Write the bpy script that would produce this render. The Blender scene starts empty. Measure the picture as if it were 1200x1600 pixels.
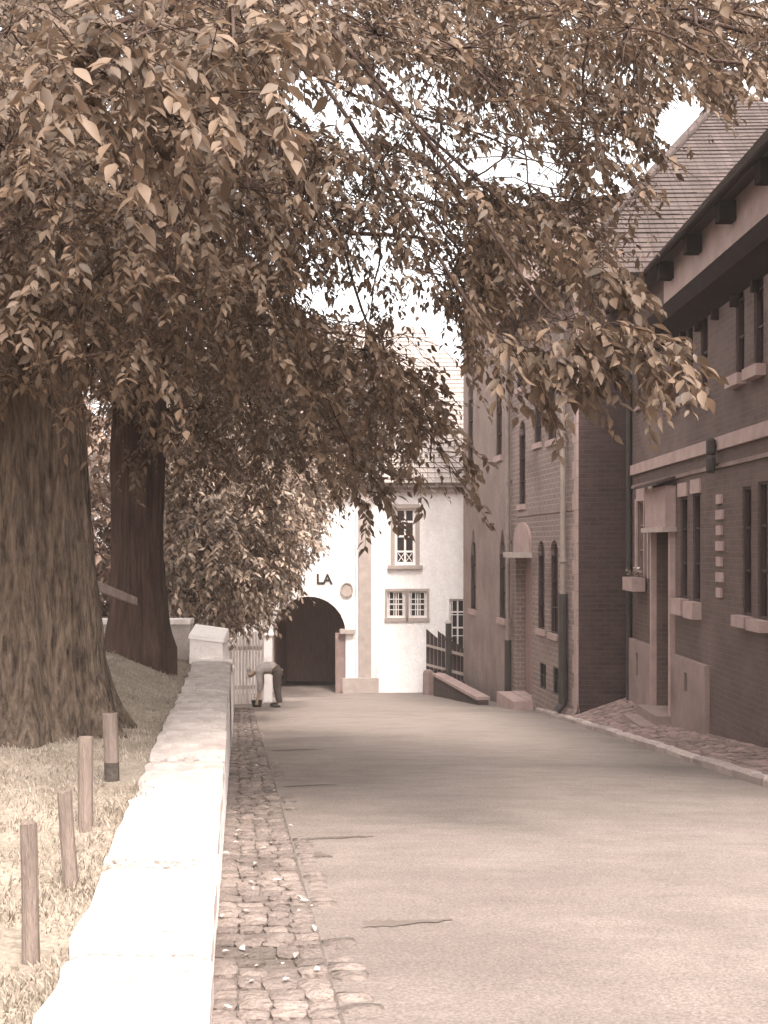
import bpy, math, random
import numpy as np
from mathutils import Vector, noise as mn
random.seed(7)
RNG = np.random.default_rng(11)
F = 1750.0; HOR = 855.0; EYE = 4.5
SC = bpy.context.scene; COL = SC.collection

def P(x, y, Y):                       # a point of the place at depth Y metres along the street
    return Vector(((x-600)*Y/F, Y, (HOR-y)*Y/F + EYE))
def proj(p):
    return 600+p[..., 0]*F/p[..., 1], HOR-(p[..., 2]-EYE)*F/p[..., 1]
def road_z(Y):
    return EYE + (-1.245-0.094*min(Y, 34.0))
def sstep(a, b, x):
    t = max(0., min(1., (x-a)/(b-a))); return t*t*(3-2*t)

# ------------------------------------------------------------------ materials
MATS = {}
def nd(t, kind, **kw):
    n = t.nodes.new(kind)
    for k, v in kw.items():
        if k.startswith('i_'):
            n.inputs[int(k[2:])].default_value = v
        else: setattr(n, k, v)
    return n
def mat(name, c1, c2=None, scale=3.0, rough=.9, bump=.0, bscale=30., brick=None, brick_mix=.5,
        stain=None, stain_scale=.6, stain_lo=.5, stain_hi=.7, stretch=None, spec=.3, transl=0., island=0., uv=False, metal=0., mort=(.3, .24, .21), grit=None):
    if name in MATS: return MATS[name]
    m = bpy.data.materials.new(name); m.use_nodes = True; t = m.node_tree
    b = t.nodes['Principled BSDF']; L = t.links.new
    tc = nd(t, 'ShaderNodeTexCoord'); src = tc.outputs['UV' if uv else 'Object']
    if stretch:
        mp = nd(t, 'ShaderNodeMapping'); mp.inputs['Scale'].default_value = stretch; L(src, mp.inputs[0]); nsrc = mp.outputs[0]
    else: nsrc = src
    c2 = c2 or tuple(x*.75 for x in c1)
    n1 = nd(t, 'ShaderNodeTexNoise'); n1.inputs['Scale'].default_value = scale; n1.inputs['Detail'].default_value = 8; n1.inputs['Roughness'].default_value = .65
    L(nsrc, n1.inputs['Vector'])
    r = nd(t, 'ShaderNodeValToRGB'); r.color_ramp.elements[0].position = .33; r.color_ramp.elements[1].position = .67
    r.color_ramp.elements[0].color = (*c2, 1); r.color_ramp.elements[1].color = (*c1, 1)
    L(n1.outputs['Fac'], r.inputs[0]); col = r.outputs[0]
    hgt = None
    n2 = nd(t, 'ShaderNodeTexNoise'); n2.inputs['Scale'].default_value = bscale; n2.inputs['Detail'].default_value = 6; L(nsrc, n2.inputs['Vector'])
    hgt = n2.outputs['Fac']
    if brick:                          # (brick width, row height, mortar)
        bt = nd(t, 'ShaderNodeTexBrick'); L(tc.outputs['UV'], bt.inputs['Vector'])
        bt.inputs['Scale'].default_value = 1; bt.inputs['Brick Width'].default_value = brick[0]; bt.inputs['Row Height'].default_value = brick[1]
        bt.inputs['Mortar Size'].default_value = brick[2]; bt.inputs['Mortar Smooth'].default_value = .3
        bt.inputs['Color1'].default_value = (1, 1, 1, 1); bt.inputs['Color2'].default_value = (.55, .55, .55, 1); bt.inputs['Mortar'].default_value = (.95, .95, .95, 1)
        mx = nd(t, 'ShaderNodeMix', data_type='RGBA', blend_type='MULTIPLY'); mx.inputs[0].default_value = brick_mix
        L(col, mx.inputs[6]); L(bt.outputs['Color'], mx.inputs[7])
        mo = nd(t, 'ShaderNodeMix', data_type='RGBA'); L(bt.outputs['Fac'], mo.inputs[0]); L(mx.outputs[2], mo.inputs[6]); mo.inputs[7].default_value = (*mort, 1)
        col = mo.outputs[2]
        ma = nd(t, 'ShaderNodeMath', operation='MULTIPLY_ADD'); L(bt.outputs['Fac'], ma.inputs[0]); ma.inputs[1].default_value = -1.0; L(hgt, ma.inputs[2]); hgt = ma.outputs[0]
    if stain:
        n3 = nd(t, 'ShaderNodeTexNoise'); n3.inputs['Scale'].default_value = stain_scale; n3.inputs['Detail'].default_value = 5; L(nsrc, n3.inputs['Vector'])
        r3 = nd(t, 'ShaderNodeValToRGB'); r3.color_ramp.elements[0].position = stain_lo; r3.color_ramp.elements[1].position = stain_hi
        L(n3.outputs['Fac'], r3.inputs[0])
        ms = nd(t, 'ShaderNodeMix', data_type='RGBA'); L(r3.outputs[0], ms.inputs[0]); L(col, ms.inputs[6]); ms.inputs[7].default_value = (*stain, 1); col = ms.outputs[2]
    if grit:                           # (grain per metre, contrast): aggregate showing in the surface
        ng = nd(t, 'ShaderNodeTexNoise'); ng.inputs['Scale'].default_value = grit[0]; ng.inputs['Detail'].default_value = 3; L(src, ng.inputs['Vector'])
        mg = nd(t, 'ShaderNodeMapRange'); L(ng.outputs['Fac'], mg.inputs[0]); mg.inputs[1].default_value = .3; mg.inputs[2].default_value = .7; mg.inputs[3].default_value = 1-grit[1]; mg.inputs[4].default_value = 1+grit[1]
        hg = nd(t, 'ShaderNodeHueSaturation'); L(col, hg.inputs['Color']); L(mg.outputs[0], hg.inputs['Value']); col = hg.outputs[0]
    if island:
        g = nd(t, 'ShaderNodeNewGeometry'); mr = nd(t, 'ShaderNodeMapRange'); L(g.outputs['Random Per Island'], mr.inputs[0])
        mr.inputs[3].default_value = 1-island; mr.inputs[4].default_value = 1+island
        hs = nd(t, 'ShaderNodeHueSaturation'); L(col, hs.inputs['Color']); L(mr.outputs[0], hs.inputs['Value']); col = hs.outputs[0]
    L(col, b.inputs['Base Color']); b.inputs['Roughness'].default_value = rough; b.inputs['Specular IOR Level'].default_value = spec; b.inputs['Metallic'].default_value = metal
    if bump:
        bp = nd(t, 'ShaderNodeBump'); bp.inputs['Strength'].default_value = min(1, bump); bp.inputs['Distance'].default_value = .02*max(1, bump); L(hgt, bp.inputs['Height']); L(bp.outputs[0], b.inputs['Normal'])
    if transl:
        tr = nd(t, 'ShaderNodeBsdfTranslucent'); L(col, tr.inputs[0]); ms = nd(t, 'ShaderNodeMixShader'); ms.inputs[0].default_value = transl
        out = t.nodes['Material Output']; L(b.outputs[0], ms.inputs[1]); L(tr.outputs[0], ms.inputs[2]); L(ms.outputs[0], out.inputs[0])
    MATS[name] = m; return m

def sep(v, w=1.0):                     # the brownish grey of the print's tone at a given reflectance
    return (v, v*(1-.24*w), v*(1-.36*w))
tone = lambda v, g=.56, b=.5: (v, v*g, v*b)
m_road = mat('worn_asphalt', tone(.27,.79,.68), tone(.21,.78,.67), 3.5, .95, .9, 130, stain=tone(.175,.77,.66), stain_scale=.55, stain_lo=.5, stain_hi=.75, stretch=(.7, 1.3, 1), grit=(70, .26))
m_sett = mat('setts', tone(.24,.77,.66), tone(.15,.76,.65), 5, .9, 1.2, 40, island=.22, stain=tone(.10,.75,.63), stain_scale=2.2, stain_lo=.5, stain_hi=.75, grit=(60, .15))
m_pave = mat('pavement_stone', tone(.27, .66, .58), tone(.18, .66, .58), 5, .9, .7, 40, island=.3)
m_kerb = mat('kerb_stone', tone(.42,.78,.69), tone(.32,.76,.67), 8, .9, .5, 40, island=.2)
m_earth = mat('earth', sep(.20), sep(.13), 2, 1, .8, 20)
m_earth2 = mat('damp_joints', tone(.15,.77,.66), tone(.10,.76,.64), 6, 1, .8, 40)
m_bank = mat('bank_soil', tone(.30,.80,.63), tone(.18,.77,.58), 3, 1, .8, 25, grit=(50, .25))
m_grass = mat('grass_blades', tone(.40,.82,.66), tone(.24,.79,.60), 1.2, .8, transl=.3, island=.3)
m_wall = mat('limewashed_wall', sep(.90, .4), sep(.78, .55), 3, .9, .6, 30, stain=sep(.55, .85), stain_scale=2.2, stain_lo=.54, stain_hi=.76)
m_cap = mat('coping_stone', tone(.50,.84,.76), tone(.36,.82,.73), 4, .9, 1.2, 35, island=.09, stain=tone(.34,.78,.68), stain_scale=2.4, stain_lo=.56, stain_hi=.76, grit=(45, .1))
m_bark = mat('bark', tone(.17, .70, .50), tone(.03, .6, .42), 11, 1, 3, 16, stretch=(2.4, 2.4, .42))
m_bark2 = mat('dark_bark', tone(.085, .58, .44), tone(.04, .56, .42), 7, 1, 1.5, 22, stretch=(2.2, 2.2, .28))
m_leaf = mat('leaf_near', tone(.20, .66, .44), tone(.115, .63, .41), 1.1, .6, spec=.4, transl=.38, island=.38)
m_leaf2 = mat('leaf_mid', tone(.17, .65, .43), tone(.10, .62, .40), .8, .6, spec=.4, transl=.38, island=.38)
m_leaf3 = mat('leaf_shrub', tone(.44, .74, .56), tone(.16, .67, .48), 1.6, .5, spec=.5, transl=.32, island=.55)  # raised pale tone puts sunlight on the shrubs into the leaf colour
m_leaf4 = mat('leaf_far', tone(.34, .67, .50), tone(.13, .62, .44), .8, .55, spec=.45, transl=.3, island=.55)
m_white = mat('white_plaster', sep(.88, .3), sep(.80, .45), 5, .95, .8, 30, stain=sep(.66, .6), stain_scale=.8, stain_lo=.54, stain_hi=.8, stretch=(1, 1, .6), grit=(14, .07))
m_grey = mat('grey_stone_trim', sep(.42, .8), sep(.33, .8), 4, .9, .4, 50)
m_wood_white = mat('white_paint', sep(.82, .35), sep(.70, .5), 8, .7, .2, 60)
m_pale = mat('pale_boards', sep(.80, .5), sep(.52, .8), 6, .85, .5, 50, stretch=(3, 3, .4), island=.15)
m_glass = mat('window_glass', tone(.04), tone(.025), 2, .3, spec=.25)
m_tile_white = mat('pale_roof_tiles', sep(.40, .75), sep(.28, .85), 3, .9, .6, 30, brick=(.22, 10, .012), mort=sep(.2), uv=True)
m_render = mat('old_render_brick', tone(.26, .73, .63), tone(.185, .72, .62), 1.3, .95, .7, 35, brick=(.30, .105, .014), brick_mix=.25, mort=tone(.30, .73, .65), stain=tone(.13, .66, .57), stain_scale=.8, stain_lo=.5, stain_hi=.78, uv=True, grit=(18, .14))
m_render2 = mat('old_smooth_render', tone(.27, .73, .63), tone(.195, .72, .62), 1.1, .95, .6, 45, stain=tone(.17, .66, .57), stain_scale=.9, stain_lo=.5, stain_hi=.78, grit=(18, .12))
m_dbrick = mat('dark_brick', tone(.085, .61, .53), tone(.05, .59, .51), 2.5, .95, .8, 35, brick=(.27, .088, .012), brick_mix=.55, mort=tone(.08, .6, .54), uv=True)
m_rbrick = mat('brown_brick', tone(.15, .66, .57), tone(.09, .64, .55), 1.8, .95, .7, 35, brick=(.25, .078, .009), brick_mix=.3, mort=tone(.135, .65, .57), uv=True, stain=tone(.20, .68, .6), stain_scale=.7, stain_lo=.55, stain_hi=.8)
m_sand = mat('sandstone_trim', tone(.40, .70, .62), tone(.30, .69, .61), 4, .95, .5, 40)
m_plinth = mat('plinth_render', tone(.29, .69, .61), tone(.21, .68, .6), 2, .95, .5, 30, stain=tone(.15, .6, .53), stain_scale=.9, stain_lo=.5, stain_hi=.7)
m_dark = mat('dark_timber', tone(.07, .55, .5), tone(.045, .55, .5), 4, .8, .4, 40, stretch=(4, 4, .5))
m_tile = mat('roof_tiles', tone(.10, .70, .61), tone(.06, .68, .59), 2.5, .9, .6, 30, brick=(.2, 10, .012), mort=tone(.05), uv=True)
m_pipe = mat('zinc_pipe', sep(.27), sep(.19), 4, .6, .2, 40)
m_iron = mat('iron_pipe', sep(.05), sep(.035), 4, .6, .3, 40)
m_door = mat('door_paint', tone(.26, .62, .54), tone(.19, .6, .52), 5, .7, .3, 40, stretch=(4, 4, .5))
m_post = mat('weathered_wood', sep(.24, 1.1), sep(.13, 1.1), 5, .9, .8, 40, stretch=(4, 4, .5))
m_board = mat('weathered_board', sep(.42, .9), sep(.27, 1), 5, .9, .6, 40)
m_pitch = mat('tarred_timber', tone(.03, .6, .55), tone(.02, .6, .55), 4, .95, .4, 40, spec=.05)
m_foot = mat('dark_foot_wood', tone(.085, .76, .62), tone(.05, .74, .6), 8, .95, .8, 40)  # darker wood tone for the foot of one stake
m_passage = mat('passage_plaster', tone(.62, .68, .57), tone(.48, .66, .55), 5, .8, .4, 40, stretch=(4, 4, .5))
m_skin = mat('skin', (.46, .33, .25), (.42, .30, .23), 6, .6)
m_shirt = mat('shirt_cloth', sep(.42, .6), sep(.30, .7), 8, .9, .4, 60)
m_trouser = mat('trouser_cloth', sep(.10), sep(.08), 8, .9, .4, 60)
m_hair = mat('hair', sep(.30, .6), sep(.2, .6), 20, .7)
m_shoe = mat('shoe_leather', sep(.05), sep(.04), 8, .5)
m_letter = mat('letter_paint', sep(.05), sep(.04), 6, .7)

# ------------------------------------------------------------------ mesh helpers
class MB:
    def __init__(s): s.v = []; s.f = []
    def add(s, vs, fs):
        o = len(s.v); s.v += [tuple(p) for p in vs]; s.f += [tuple(i+o for i in f) for f in fs]
    def quad(s, a, b, c, d): s.add([a, b, c, d], [(0, 1, 2, 3)])
    def box8(s, lo, hi):               # two rings of four points, counter-clockwise seen from outside the hi end
        s.add(list(lo)+list(hi), [(3, 2, 1, 0), (4, 5, 6, 7), (0, 1, 5, 4), (1, 2, 6, 5), (2, 3, 7, 6), (3, 0, 4, 7)])
    def box(s, x0, x1, y0, y1, z0, z1):
        s.box8([(x0, y0, z0), (x1, y0, z0), (x1, y1, z0), (x0, y1, z0)], [(x0, y0, z1), (x1, y0, z1), (x1, y1, z1), (x0, y1, z1)])
    def tube(s, pts, rad, n=8, cap=True):
        pts = [Vector(p) for p in pts]; rings = []; ref = None
        for i, p in enumerate(pts):
            d = (pts[min(i+1, len(pts)-1)]-pts[max(i-1, 0)])
            d = d.normalized() if d.length > 1e-9 else Vector((0, 0, 1))
            if ref is None: ref = Vector((1, 0, 0)) if abs(d.x) < .8 else Vector((0, 1, 0))
            a = (ref-d*ref.dot(d)); a = a.normalized() if a.length > 1e-6 else d.orthogonal().normalized()
            b = d.cross(a); ref = a; r = rad[i] if hasattr(rad, '__len__') else rad
            rings.append([p+(a*math.cos(2*math.pi*k/n)+b*math.sin(2*math.pi*k/n))*r for k in range(n)])
        vs = [q for r in rings for q in r]; fs = []
        for i in range(len(pts)-1):
            for k in range(n):
                k2 = (k+1) % n; fs.append((i*n+k, i*n+k2, (i+1)*n+k2, (i+1)*n+k))
        if cap: fs.append(tuple(range(n-1, -1, -1))); fs.append(tuple((len(pts)-1)*n+k for k in range(n)))
        s.add(vs, fs)
    def build(s, name, m, parent=None, origin=None, smooth=False):
        o = Vector((0, 0, 0))
        if parent is not None: o = wloc(parent)
        elif origin is not None: o = Vector(origin)
        me = bpy.data.meshes.new(name); V = np.array(s.v, dtype=float)-np.array(o)
        me.from_pydata(V.tolist(), [], s.f); me.update()
        uvmap(me)
        if m: me.materials.append(m)
        if smooth: me.polygons.foreach_set('use_smooth', [True]*len(me.polygons))
        ob = bpy.data.objects.new(name, me); COL.objects.link(ob)
        if parent is not None: ob.parent = parent
        else: ob.location = o
        ob['_w'] = tuple(o)
        return ob
def wloc(o): return Vector(o['_w'])
def uvmap(me):
    uvl = me.uv_layers.new(name='UVMap'); co = me.vertices
    out = np.zeros(len(me.loops)*2)
    for p in me.polygons:
        n = p.normal
        t = Vector((-n.y, n.x, 0))
        if t.length < .05: t = Vector((1, 0, 0)); b = Vector((0, 1, 0))
        else: t.normalize(); b = n.cross(t)
        for li in p.loop_indices:
            q = co[me.loops[li].vertex_index].co; out[2*li] = q.dot(t)+37.3; out[2*li+1] = q.dot(b)+21.7
    uvl.data.foreach_set('uv', out)
def tag(o, label=None, cat=None, group=None, kind=None):
    if label: o['label'] = label
    if cat: o['category'] = cat
    if group: o['group'] = group
    if kind: o['kind'] = kind
    return o
def thing(name, loc, label, cat, group=None):
    o = bpy.data.objects.new(name, None); COL.objects.link(o); o.location = loc; o.empty_display_size = .2; o['_w'] = tuple(loc)
    return tag(o, label, cat, group)
def tri_mesh(name, V, Fc, m, parent=None, origin=None):
    o = wloc(parent) if parent is not None else Vector(origin or (0, 0, 0))
    V = np.asarray(V, dtype=np.float32)-np.array(o, dtype=np.float32); Fc = np.asarray(Fc, dtype=np.int32); k = Fc.shape[1]
    me = bpy.data.meshes.new(name); me.vertices.add(len(V)); me.vertices.foreach_set('co', V.ravel())
    me.loops.add(Fc.size); me.loops.foreach_set('vertex_index', Fc.ravel()); me.polygons.add(len(Fc))
    me.polygons.foreach_set('loop_start', np.arange(0, Fc.size, k, dtype=np.int32)); me.update(calc_edges=True)
    me.materials.append(m); ob = bpy.data.objects.new(name, me); COL.objects.link(ob)
    if parent is not None: ob.parent = parent
    else: ob.location = o
    ob['_w'] = tuple(o); return ob

class Fac:                             # a vertical facade plane: origin, direction along it, outward normal
    def __init__(s, O, d, n):
        s.O = Vector((O[0], O[1])); s.d = Vector(d).normalized(); s.n = Vector(n).normalized()
    def pt(s, u, z, w=0):
        q = s.O+s.d*u+s.n*w; return Vector((q.x, q.y, z))
    def uv(s, px, py, w=0):
        r = Vector(((px-600)/F, 1.)); O = s.O+s.n*w; t = s.n.dot(O)/s.n.dot(r); q = r*t
        return (q-s.O).dot(s.d), (HOR-py)*t/F+EYE
    def rect(s, x0, y0, x1, y1):       # facade rectangle that spans the given picture box; top and bottom measured on its middle line
        ua, _ = s.uv(x0, y0); ub, _ = s.uv(x1, y0); xm = (x0+x1)/2
        return min(ua, ub), max(ua, ub), s.uv(xm, y1)[1], s.uv(xm, y0)[1]
    def box(s, mb, u0, u1, z0, z1, w0, w1):
        lo = [s.pt(u0, z0, w1), s.pt(u1, z0, w1), s.pt(u1, z0, w0), s.pt(u0, z0, w0)]
        hi = [s.pt(u0, z1, w1), s.pt(u1, z1, w1), s.pt(u1, z1, w0), s.pt(u0, z1, w0)]
        if s.d.x*s.n.y-s.d.y*s.n.x > 0: lo = lo[::-1]; hi = hi[::-1]
        mb.box8(lo, hi)
    def wall(s, mb, u0, u1, z0, z1, holes, dep=.18):
        us = sorted({u0, u1} | {h[0] for h in holes} | {h[1] for h in holes}); zs = sorted({z0, z1} | {h[2] for h in holes} | {h[3] for h in holes})
        us = [u for u in us if u0 <= u <= u1]; zs = [z for z in zs if z0 <= z <= z1]
        for a, b in zip(us, us[1:]):
            for c, d in zip(zs, zs[1:]):
                um, zm = (a+b)/2, (c+d)/2
                if any(h[0] < um < h[1] and h[2] < zm < h[3] for h in holes): continue
                s.q(mb, [(a, c), (b, c), (b, d), (a, d)], 0)
        for h in holes:
            a, b, c, d = h[:4]; kind = h[4] if len(h) > 4 else None; dp = h[5] if len(h) > 5 else dep
            out = s.outline(a, b, c, d, kind)
            if kind:
                k = len(out)//2; top = out[2:]     # arch points from right spring over the top to left spring
                prev = None; n = len(top)
                for i in range(n-1):
                    (ua, za), (ub, zb) = top[i], top[i+1]
                    s.q(mb, [(ub, zb), (ua, za), (ua, d), (ub, d)], 0)
            for i in range(len(out)):
                (ua, za), (ub, zb) = out[i], out[(i+1) % len(out)]
                mb.quad(s.pt(ua, za, 0), s.pt(ub, zb, 0), s.pt(ub, zb, -dp), s.pt(ua, za, -dp))
    def q(s, mb, pts, w):
        vs = [s.pt(u, z, w) for u, z in pts]
        if s.d.x*s.n.y-s.d.y*s.n.x > 0: vs = vs[::-1]
        mb.quad(*vs)
    @staticmethod
    def outline(a, b, c, d, kind, n=12):
        if not kind: return [(a, c), (b, c), (b, d), (a, d)]
        r = (b-a)/2; m = (a+b)/2
        rise = {'round': r, 'point': r*2.0}[kind]; zs = d-rise; pts = [(a, c), (b, c)]
        for i in range(n+1):
            t = math.pi*i/n
            if kind == 'round': pts.append((m+r*math.cos(t), zs+rise*math.sin(t)))
            else:
                x = math.cos(t); pts.append((m+r*x, zs+rise*(1-abs(x)**1.6)))
        return pts
    def pane(s, mb, h, w):
        vs = [s.pt(u, z, w) for u, z in s.outline(*h[:4], h[4] if len(h) > 4 else None)]
        if s.d.x*s.n.y-s.d.y*s.n.x > 0: vs = vs[::-1]
        mb.add(vs, [tuple(range(len(vs)))])

def window(fac, h, root, frame_m, dep=.16, cols=2, rows=(.5,), bar=.045, sill=None, sill_m=None, name='window', label=None, bars=0, curtain=False):
    a, b, c, d = h[:4]; kind = h[4] if len(h) > 4 else None; mb = MB(); w0, w1 = -dep-.03, -dep+.03
    zt = d if not kind else d-(b-a)/2*(1 if kind == 'round' else .9)
    fac.box(mb, a, a+bar, c, zt, w0, w1); fac.box(mb, b-bar, b, c, zt, w0, w1)
    fac.box(mb, a+bar, b-bar, c, c+bar, w0, w1); fac.box(mb, a+bar, b-bar, zt-bar, zt, w0, w1)
    for i in range(1, cols):
        u = a+(b-a)*i/cols; fac.box(mb, u-bar*.4, u+bar*.4, c+bar, zt-bar, w0+.01, w1-.01)
    for t in rows:
        z = c+(zt-c)*t; fac.box(mb, a+bar, b-bar, z-bar*.4, z+bar*.4, w0+.005, w1-.014)
    o = mb.build(name, frame_m, root)
    if label: o['label'] = label
    pb = MB(); fac.pane(pb, h, -dep-.035); pb.build('pane', m_glass, o)
    if sill:
        sb = MB(); e = sill[0]; fac.box(sb, a-e, b+e, c-sill[1], c-.003, -dep+.04, sill[2]); sb.build('sill', sill_m, o)
    if bars:
        gb = MB(); n = bars
        for i in range(n):
            u = a+(b-a)*(i+.5)/n; fac.box(gb, u-.012, u+.012, c, d, -.06, -.036)
        for t in (.3, .7): fac.box(gb, a, b, c+(d-c)*t-.012, c+(d-c)*t+.012, -.035, -.02)
        gb.build('window_bars', frame_m, o)
    return o

def tiled(mb, A0, A1, B0, B1, course=.24, lift=.022):   # roof plane: eave A0-B0, ridge A1-B1, laid in overlapping courses
    A0, A1, B0, B1 = map(Vector, (A0, A1, B0, B1)); n = max(2, int((A1-A0).length/course))
    nm = (B0-A0).cross(A1-A0).normalized()
    if nm.z < 0: nm = -nm
    for i in range(n):
        t0, t1 = i/n, (i+1)/n; j = random.uniform(-.006, .006)
        a = A0.lerp(A1, t0); b = B0.lerp(B1, t0); c = B0.lerp(B1, t1); d = A0.lerp(A1, t1)
        up = nm*(lift+j); seg = max(1, int((b-a).length/1.2)) if (b-a).length > .05 else 1
        for k in range(seg):
            s0, s1 = k/seg, (k+1)/seg; e0 = nm*random.uniform(-.006, .006)
            p, q = a.lerp(b, s0)+up+e0, a.lerp(b, s1)+up+e0; r, s_ = d.lerp(c, s1), d.lerp(c, s0)
            mb.add([p, q, r, s_, a.lerp(b, s0)-nm*.02, a.lerp(b, s1)-nm*.02], [(0, 1, 2, 3), (4, 5, 1, 0)])

# ------------------------------------------------------------------ ground, road, bank, wall
WX = lambda Y: -.10-.1308*Y                     # road-side line of the low wall
KX = lambda Y: 3.2+max(-.1, (23.5-Y))*.022      # kerb line
def wall_top(Y): return EYE-1.30-.11*sstep(6, 13, Y)
def bank_z(X, Y):
    dl = max(0, (WX(Y)-.45)-X)
    z = EYE-1.36-.10*sstep(6, 13, Y)+.32*sstep(6, 12, Y)*sstep(0, 1.0, dl)+.03*dl*sstep(0, 3, dl)*(1-sstep(12, 20, Y))
    z += .06*mn.noise(Vector((X*.9, Y*.9, 3)))+.03*mn.noise(Vector((X*3, Y*3, 8)))
    zl = road_z(Y)+.3
    return z*(1-sstep(14.5, 24, Y))+zl*sstep(14.5, 24, Y)
def grid(name, xs_of, ys, zf, m, **kw):
    V = []; Fc = []; n = None
    for y in ys:
        xs = xs_of(y); n = len(xs)
        for x in xs: V.append((x, y, zf(x, y)))
    for j in range(len(ys)-1):
        for i in range(n-1): a = j*n+i; Fc.append((a, a+1, a+n+1, a+n))
    mb = MB(); mb.v = V; mb.f = Fc; return mb.build(name, m, smooth=True)
lin = lambda a, b, n: [a+(b-a)*i/(n-1) for i in range(n)]
ys_big = [-300, -120, -40]+lin(-12, 36, 49)+[60, 120, 300, 900]
g = grid('ground', lambda y: [-900, -300, -100, -40, -15, -6, 0, 3, 6, 12, 40, 100, 300, 900], ys_big, lambda x, y: road_z(max(-12, y))-.35, m_earth); tag(g, kind='structure')
def rz(x, y):
    c = .035*(1-((x-.9)/3)**2) if -2.5 < x < 4 else 0
    return road_z(y)+c+.012*mn.noise(Vector((x*1.2, y*.8, 0)))+.006*mn.noise(Vector((x*4, y*4, 5)))
g = grid('road', lambda y: lin(-4.4, 5.2, 65), lin(-6, 36, 260), rz, m_road); tag(g, kind='structure')
g = grid('bank', lambda y: [WX(y)-.40-t for t in [0, .1, .25, .4, .6, .8, 1, 1.3, 1.6, 2, 2.5, 3, 3.6, 4.5, 6, 8, 11, 15, 20, 30]], lin(-5, 26, 125), bank_z, m_bank); tag(g, kind='structure')

def setts(mb, fmap, ns, nt, js=.16, h=.03, hj=.02):
    ts = [0]
    for k in range(nt): ts.append(ts[-1]+random.uniform(1-js, 1+js))
    ts = [t/ts[-1] for t in ts]
    for j in range(nt):
        ss = [0]
        for k in range(ns): ss.append(ss[-1]+random.uniform(.75, 1.25))
        off = 0; ss = [s/ss[-1] for s in ss]
        for i in range(ns):
            s0, s1, t0, t1 = ss[i], ss[i+1], ts[j], ts[j+1]
            gs, gt = (s1-s0)*.022, (t1-t0)*.03; hh = h+random.uniform(-hj, hj); tx, ty = random.uniform(-.4, .4)*hj, random.uniform(-.5, .5)*hj
            vs = []; N = 4
            for b in range(N):
                for a in range(N):
                    fa, fb = a/(N-1), b/(N-1); edge = (a in (0, N-1)) or (b in (0, N-1)); corner = (a in (0, N-1)) and (b in (0, N-1))
                    jx = random.uniform(-.03, .03)*(s1-s0) if edge else 0; jy = random.uniform(-.05, .05)*(t1-t0) if edge else 0
                    fa2 = (.05, .3, .7, .95)[a] if (corner) else fa; fb2 = (.05, .3, .7, .95)[b] if corner else fb
                    p = Vector(fmap(s0+gs+(s1-s0-2*gs)*fa2+jx, t0+gt+(t1-t0-2*gt)*fb2+jy))
                    p.z += (hh+tx*(fa-.5)*2+ty*(fb-.5)*2+random.uniform(-.004, .004)) if not edge else hh-.009+tx*(fa-.5)*2+ty*(fb-.5)*2
                    vs.append(p)
            fs = [(b*N+a, b*N+a+1, (b+1)*N+a+1, (b+1)*N+a) for b in range(N-1) for a in range(N-1)]
            ring = [0, 1, 2, 3, 7, 11, 15, 14, 13, 12, 8, 4]; base = len(vs)
            for r in ring: q = vs[r].copy(); q.z -= .08; vs.append(q)
            for k in range(12): fs.append((ring[(k+1) % 12], ring[k], base+k, base+(k+1) % 12))
            mb.add(vs, fs)
mb = MB()
def gut(s, t):
    Y = 2.2+t*22.5; x = WX(Y)+.0+s*(.44+.04*mn.noise(Vector((0, Y*.7, 2)))); return (x, Y, rz(x, Y)+.006-.004*math.sin(math.pi*s))
setts(mb, gut, 4, 190, js=.35, h=.018, hj=.007)
o = mb.build('gutter', m_sett); g = grid('gutter_bed', lambda y: [WX(y)-.02+.47*k/6 for k in range(7)], lin(2.0, 24.6, 120), lambda x, y: rz(x, y)+.004, m_earth2); tag(g, kind='structure'); tag(o, kind='structure')
# a broken outer edge of setts showing through the asphalt
mb = MB()
for (y0, y1, xo, wd) in ((2.4, 4.9, .45, .15), (5.2, 7.6, .455, .13), (8.6, 9.6, .46, .12), (11, 13, .46, .12)):
    setts(mb, lambda s, t: (lambda Y: (WX(Y)+xo+s*wd, Y, rz(WX(Y)+xo, Y)-.012))(y0+t*(y1-y0)), 1, max(3, int((y1-y0)/.13)), h=.018, hj=.007)
o = mb.build('road_edging', m_sett, smooth=True); tag(o, kind='structure')
# dark breaks in the asphalt skin: thin torn sheets of old tar
mb = MB()
m_tar = mat('old_tar', sep(.15), sep(.11), 6, .95, .6, 60)
def torn(cx, cy, L, W, ang, taper):
    n = 26; up = []; dn = []
    for i in range(n+1):
        t = i/n; w = W*(1-t)**taper*(.55+.9*abs(mn.noise(Vector((cx*3+t*6, cy, 1)))))
        s = L*t; bx, by = cx+s*math.cos(ang), cy+s*math.sin(ang)+.02*mn.noise(Vector((t*7, cx, cy)))
        for lst, sg in ((up, 1), (dn, -1)):
            x, y = bx, by+sg*w*.5; lst.append((x, y, rz(x, y)+.0045))
    for i in range(n): mb.quad(dn[i], dn[i+1], up[i+1], up[i])
for a in ((-.09, 4.98, .42, .17, .22, .8), (-.42, 6.75, .16, .22, -.7, .8), (-.5, 7.3, .45, .10, .15, .5), (-1.4, 14, .7, .16, .1, .7), (-.9, 10.2, .5, .14, .1, .8)):
    torn(*a)
o = mb.build('tar_patches', m_tar); tag(o, kind='structure')

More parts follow.
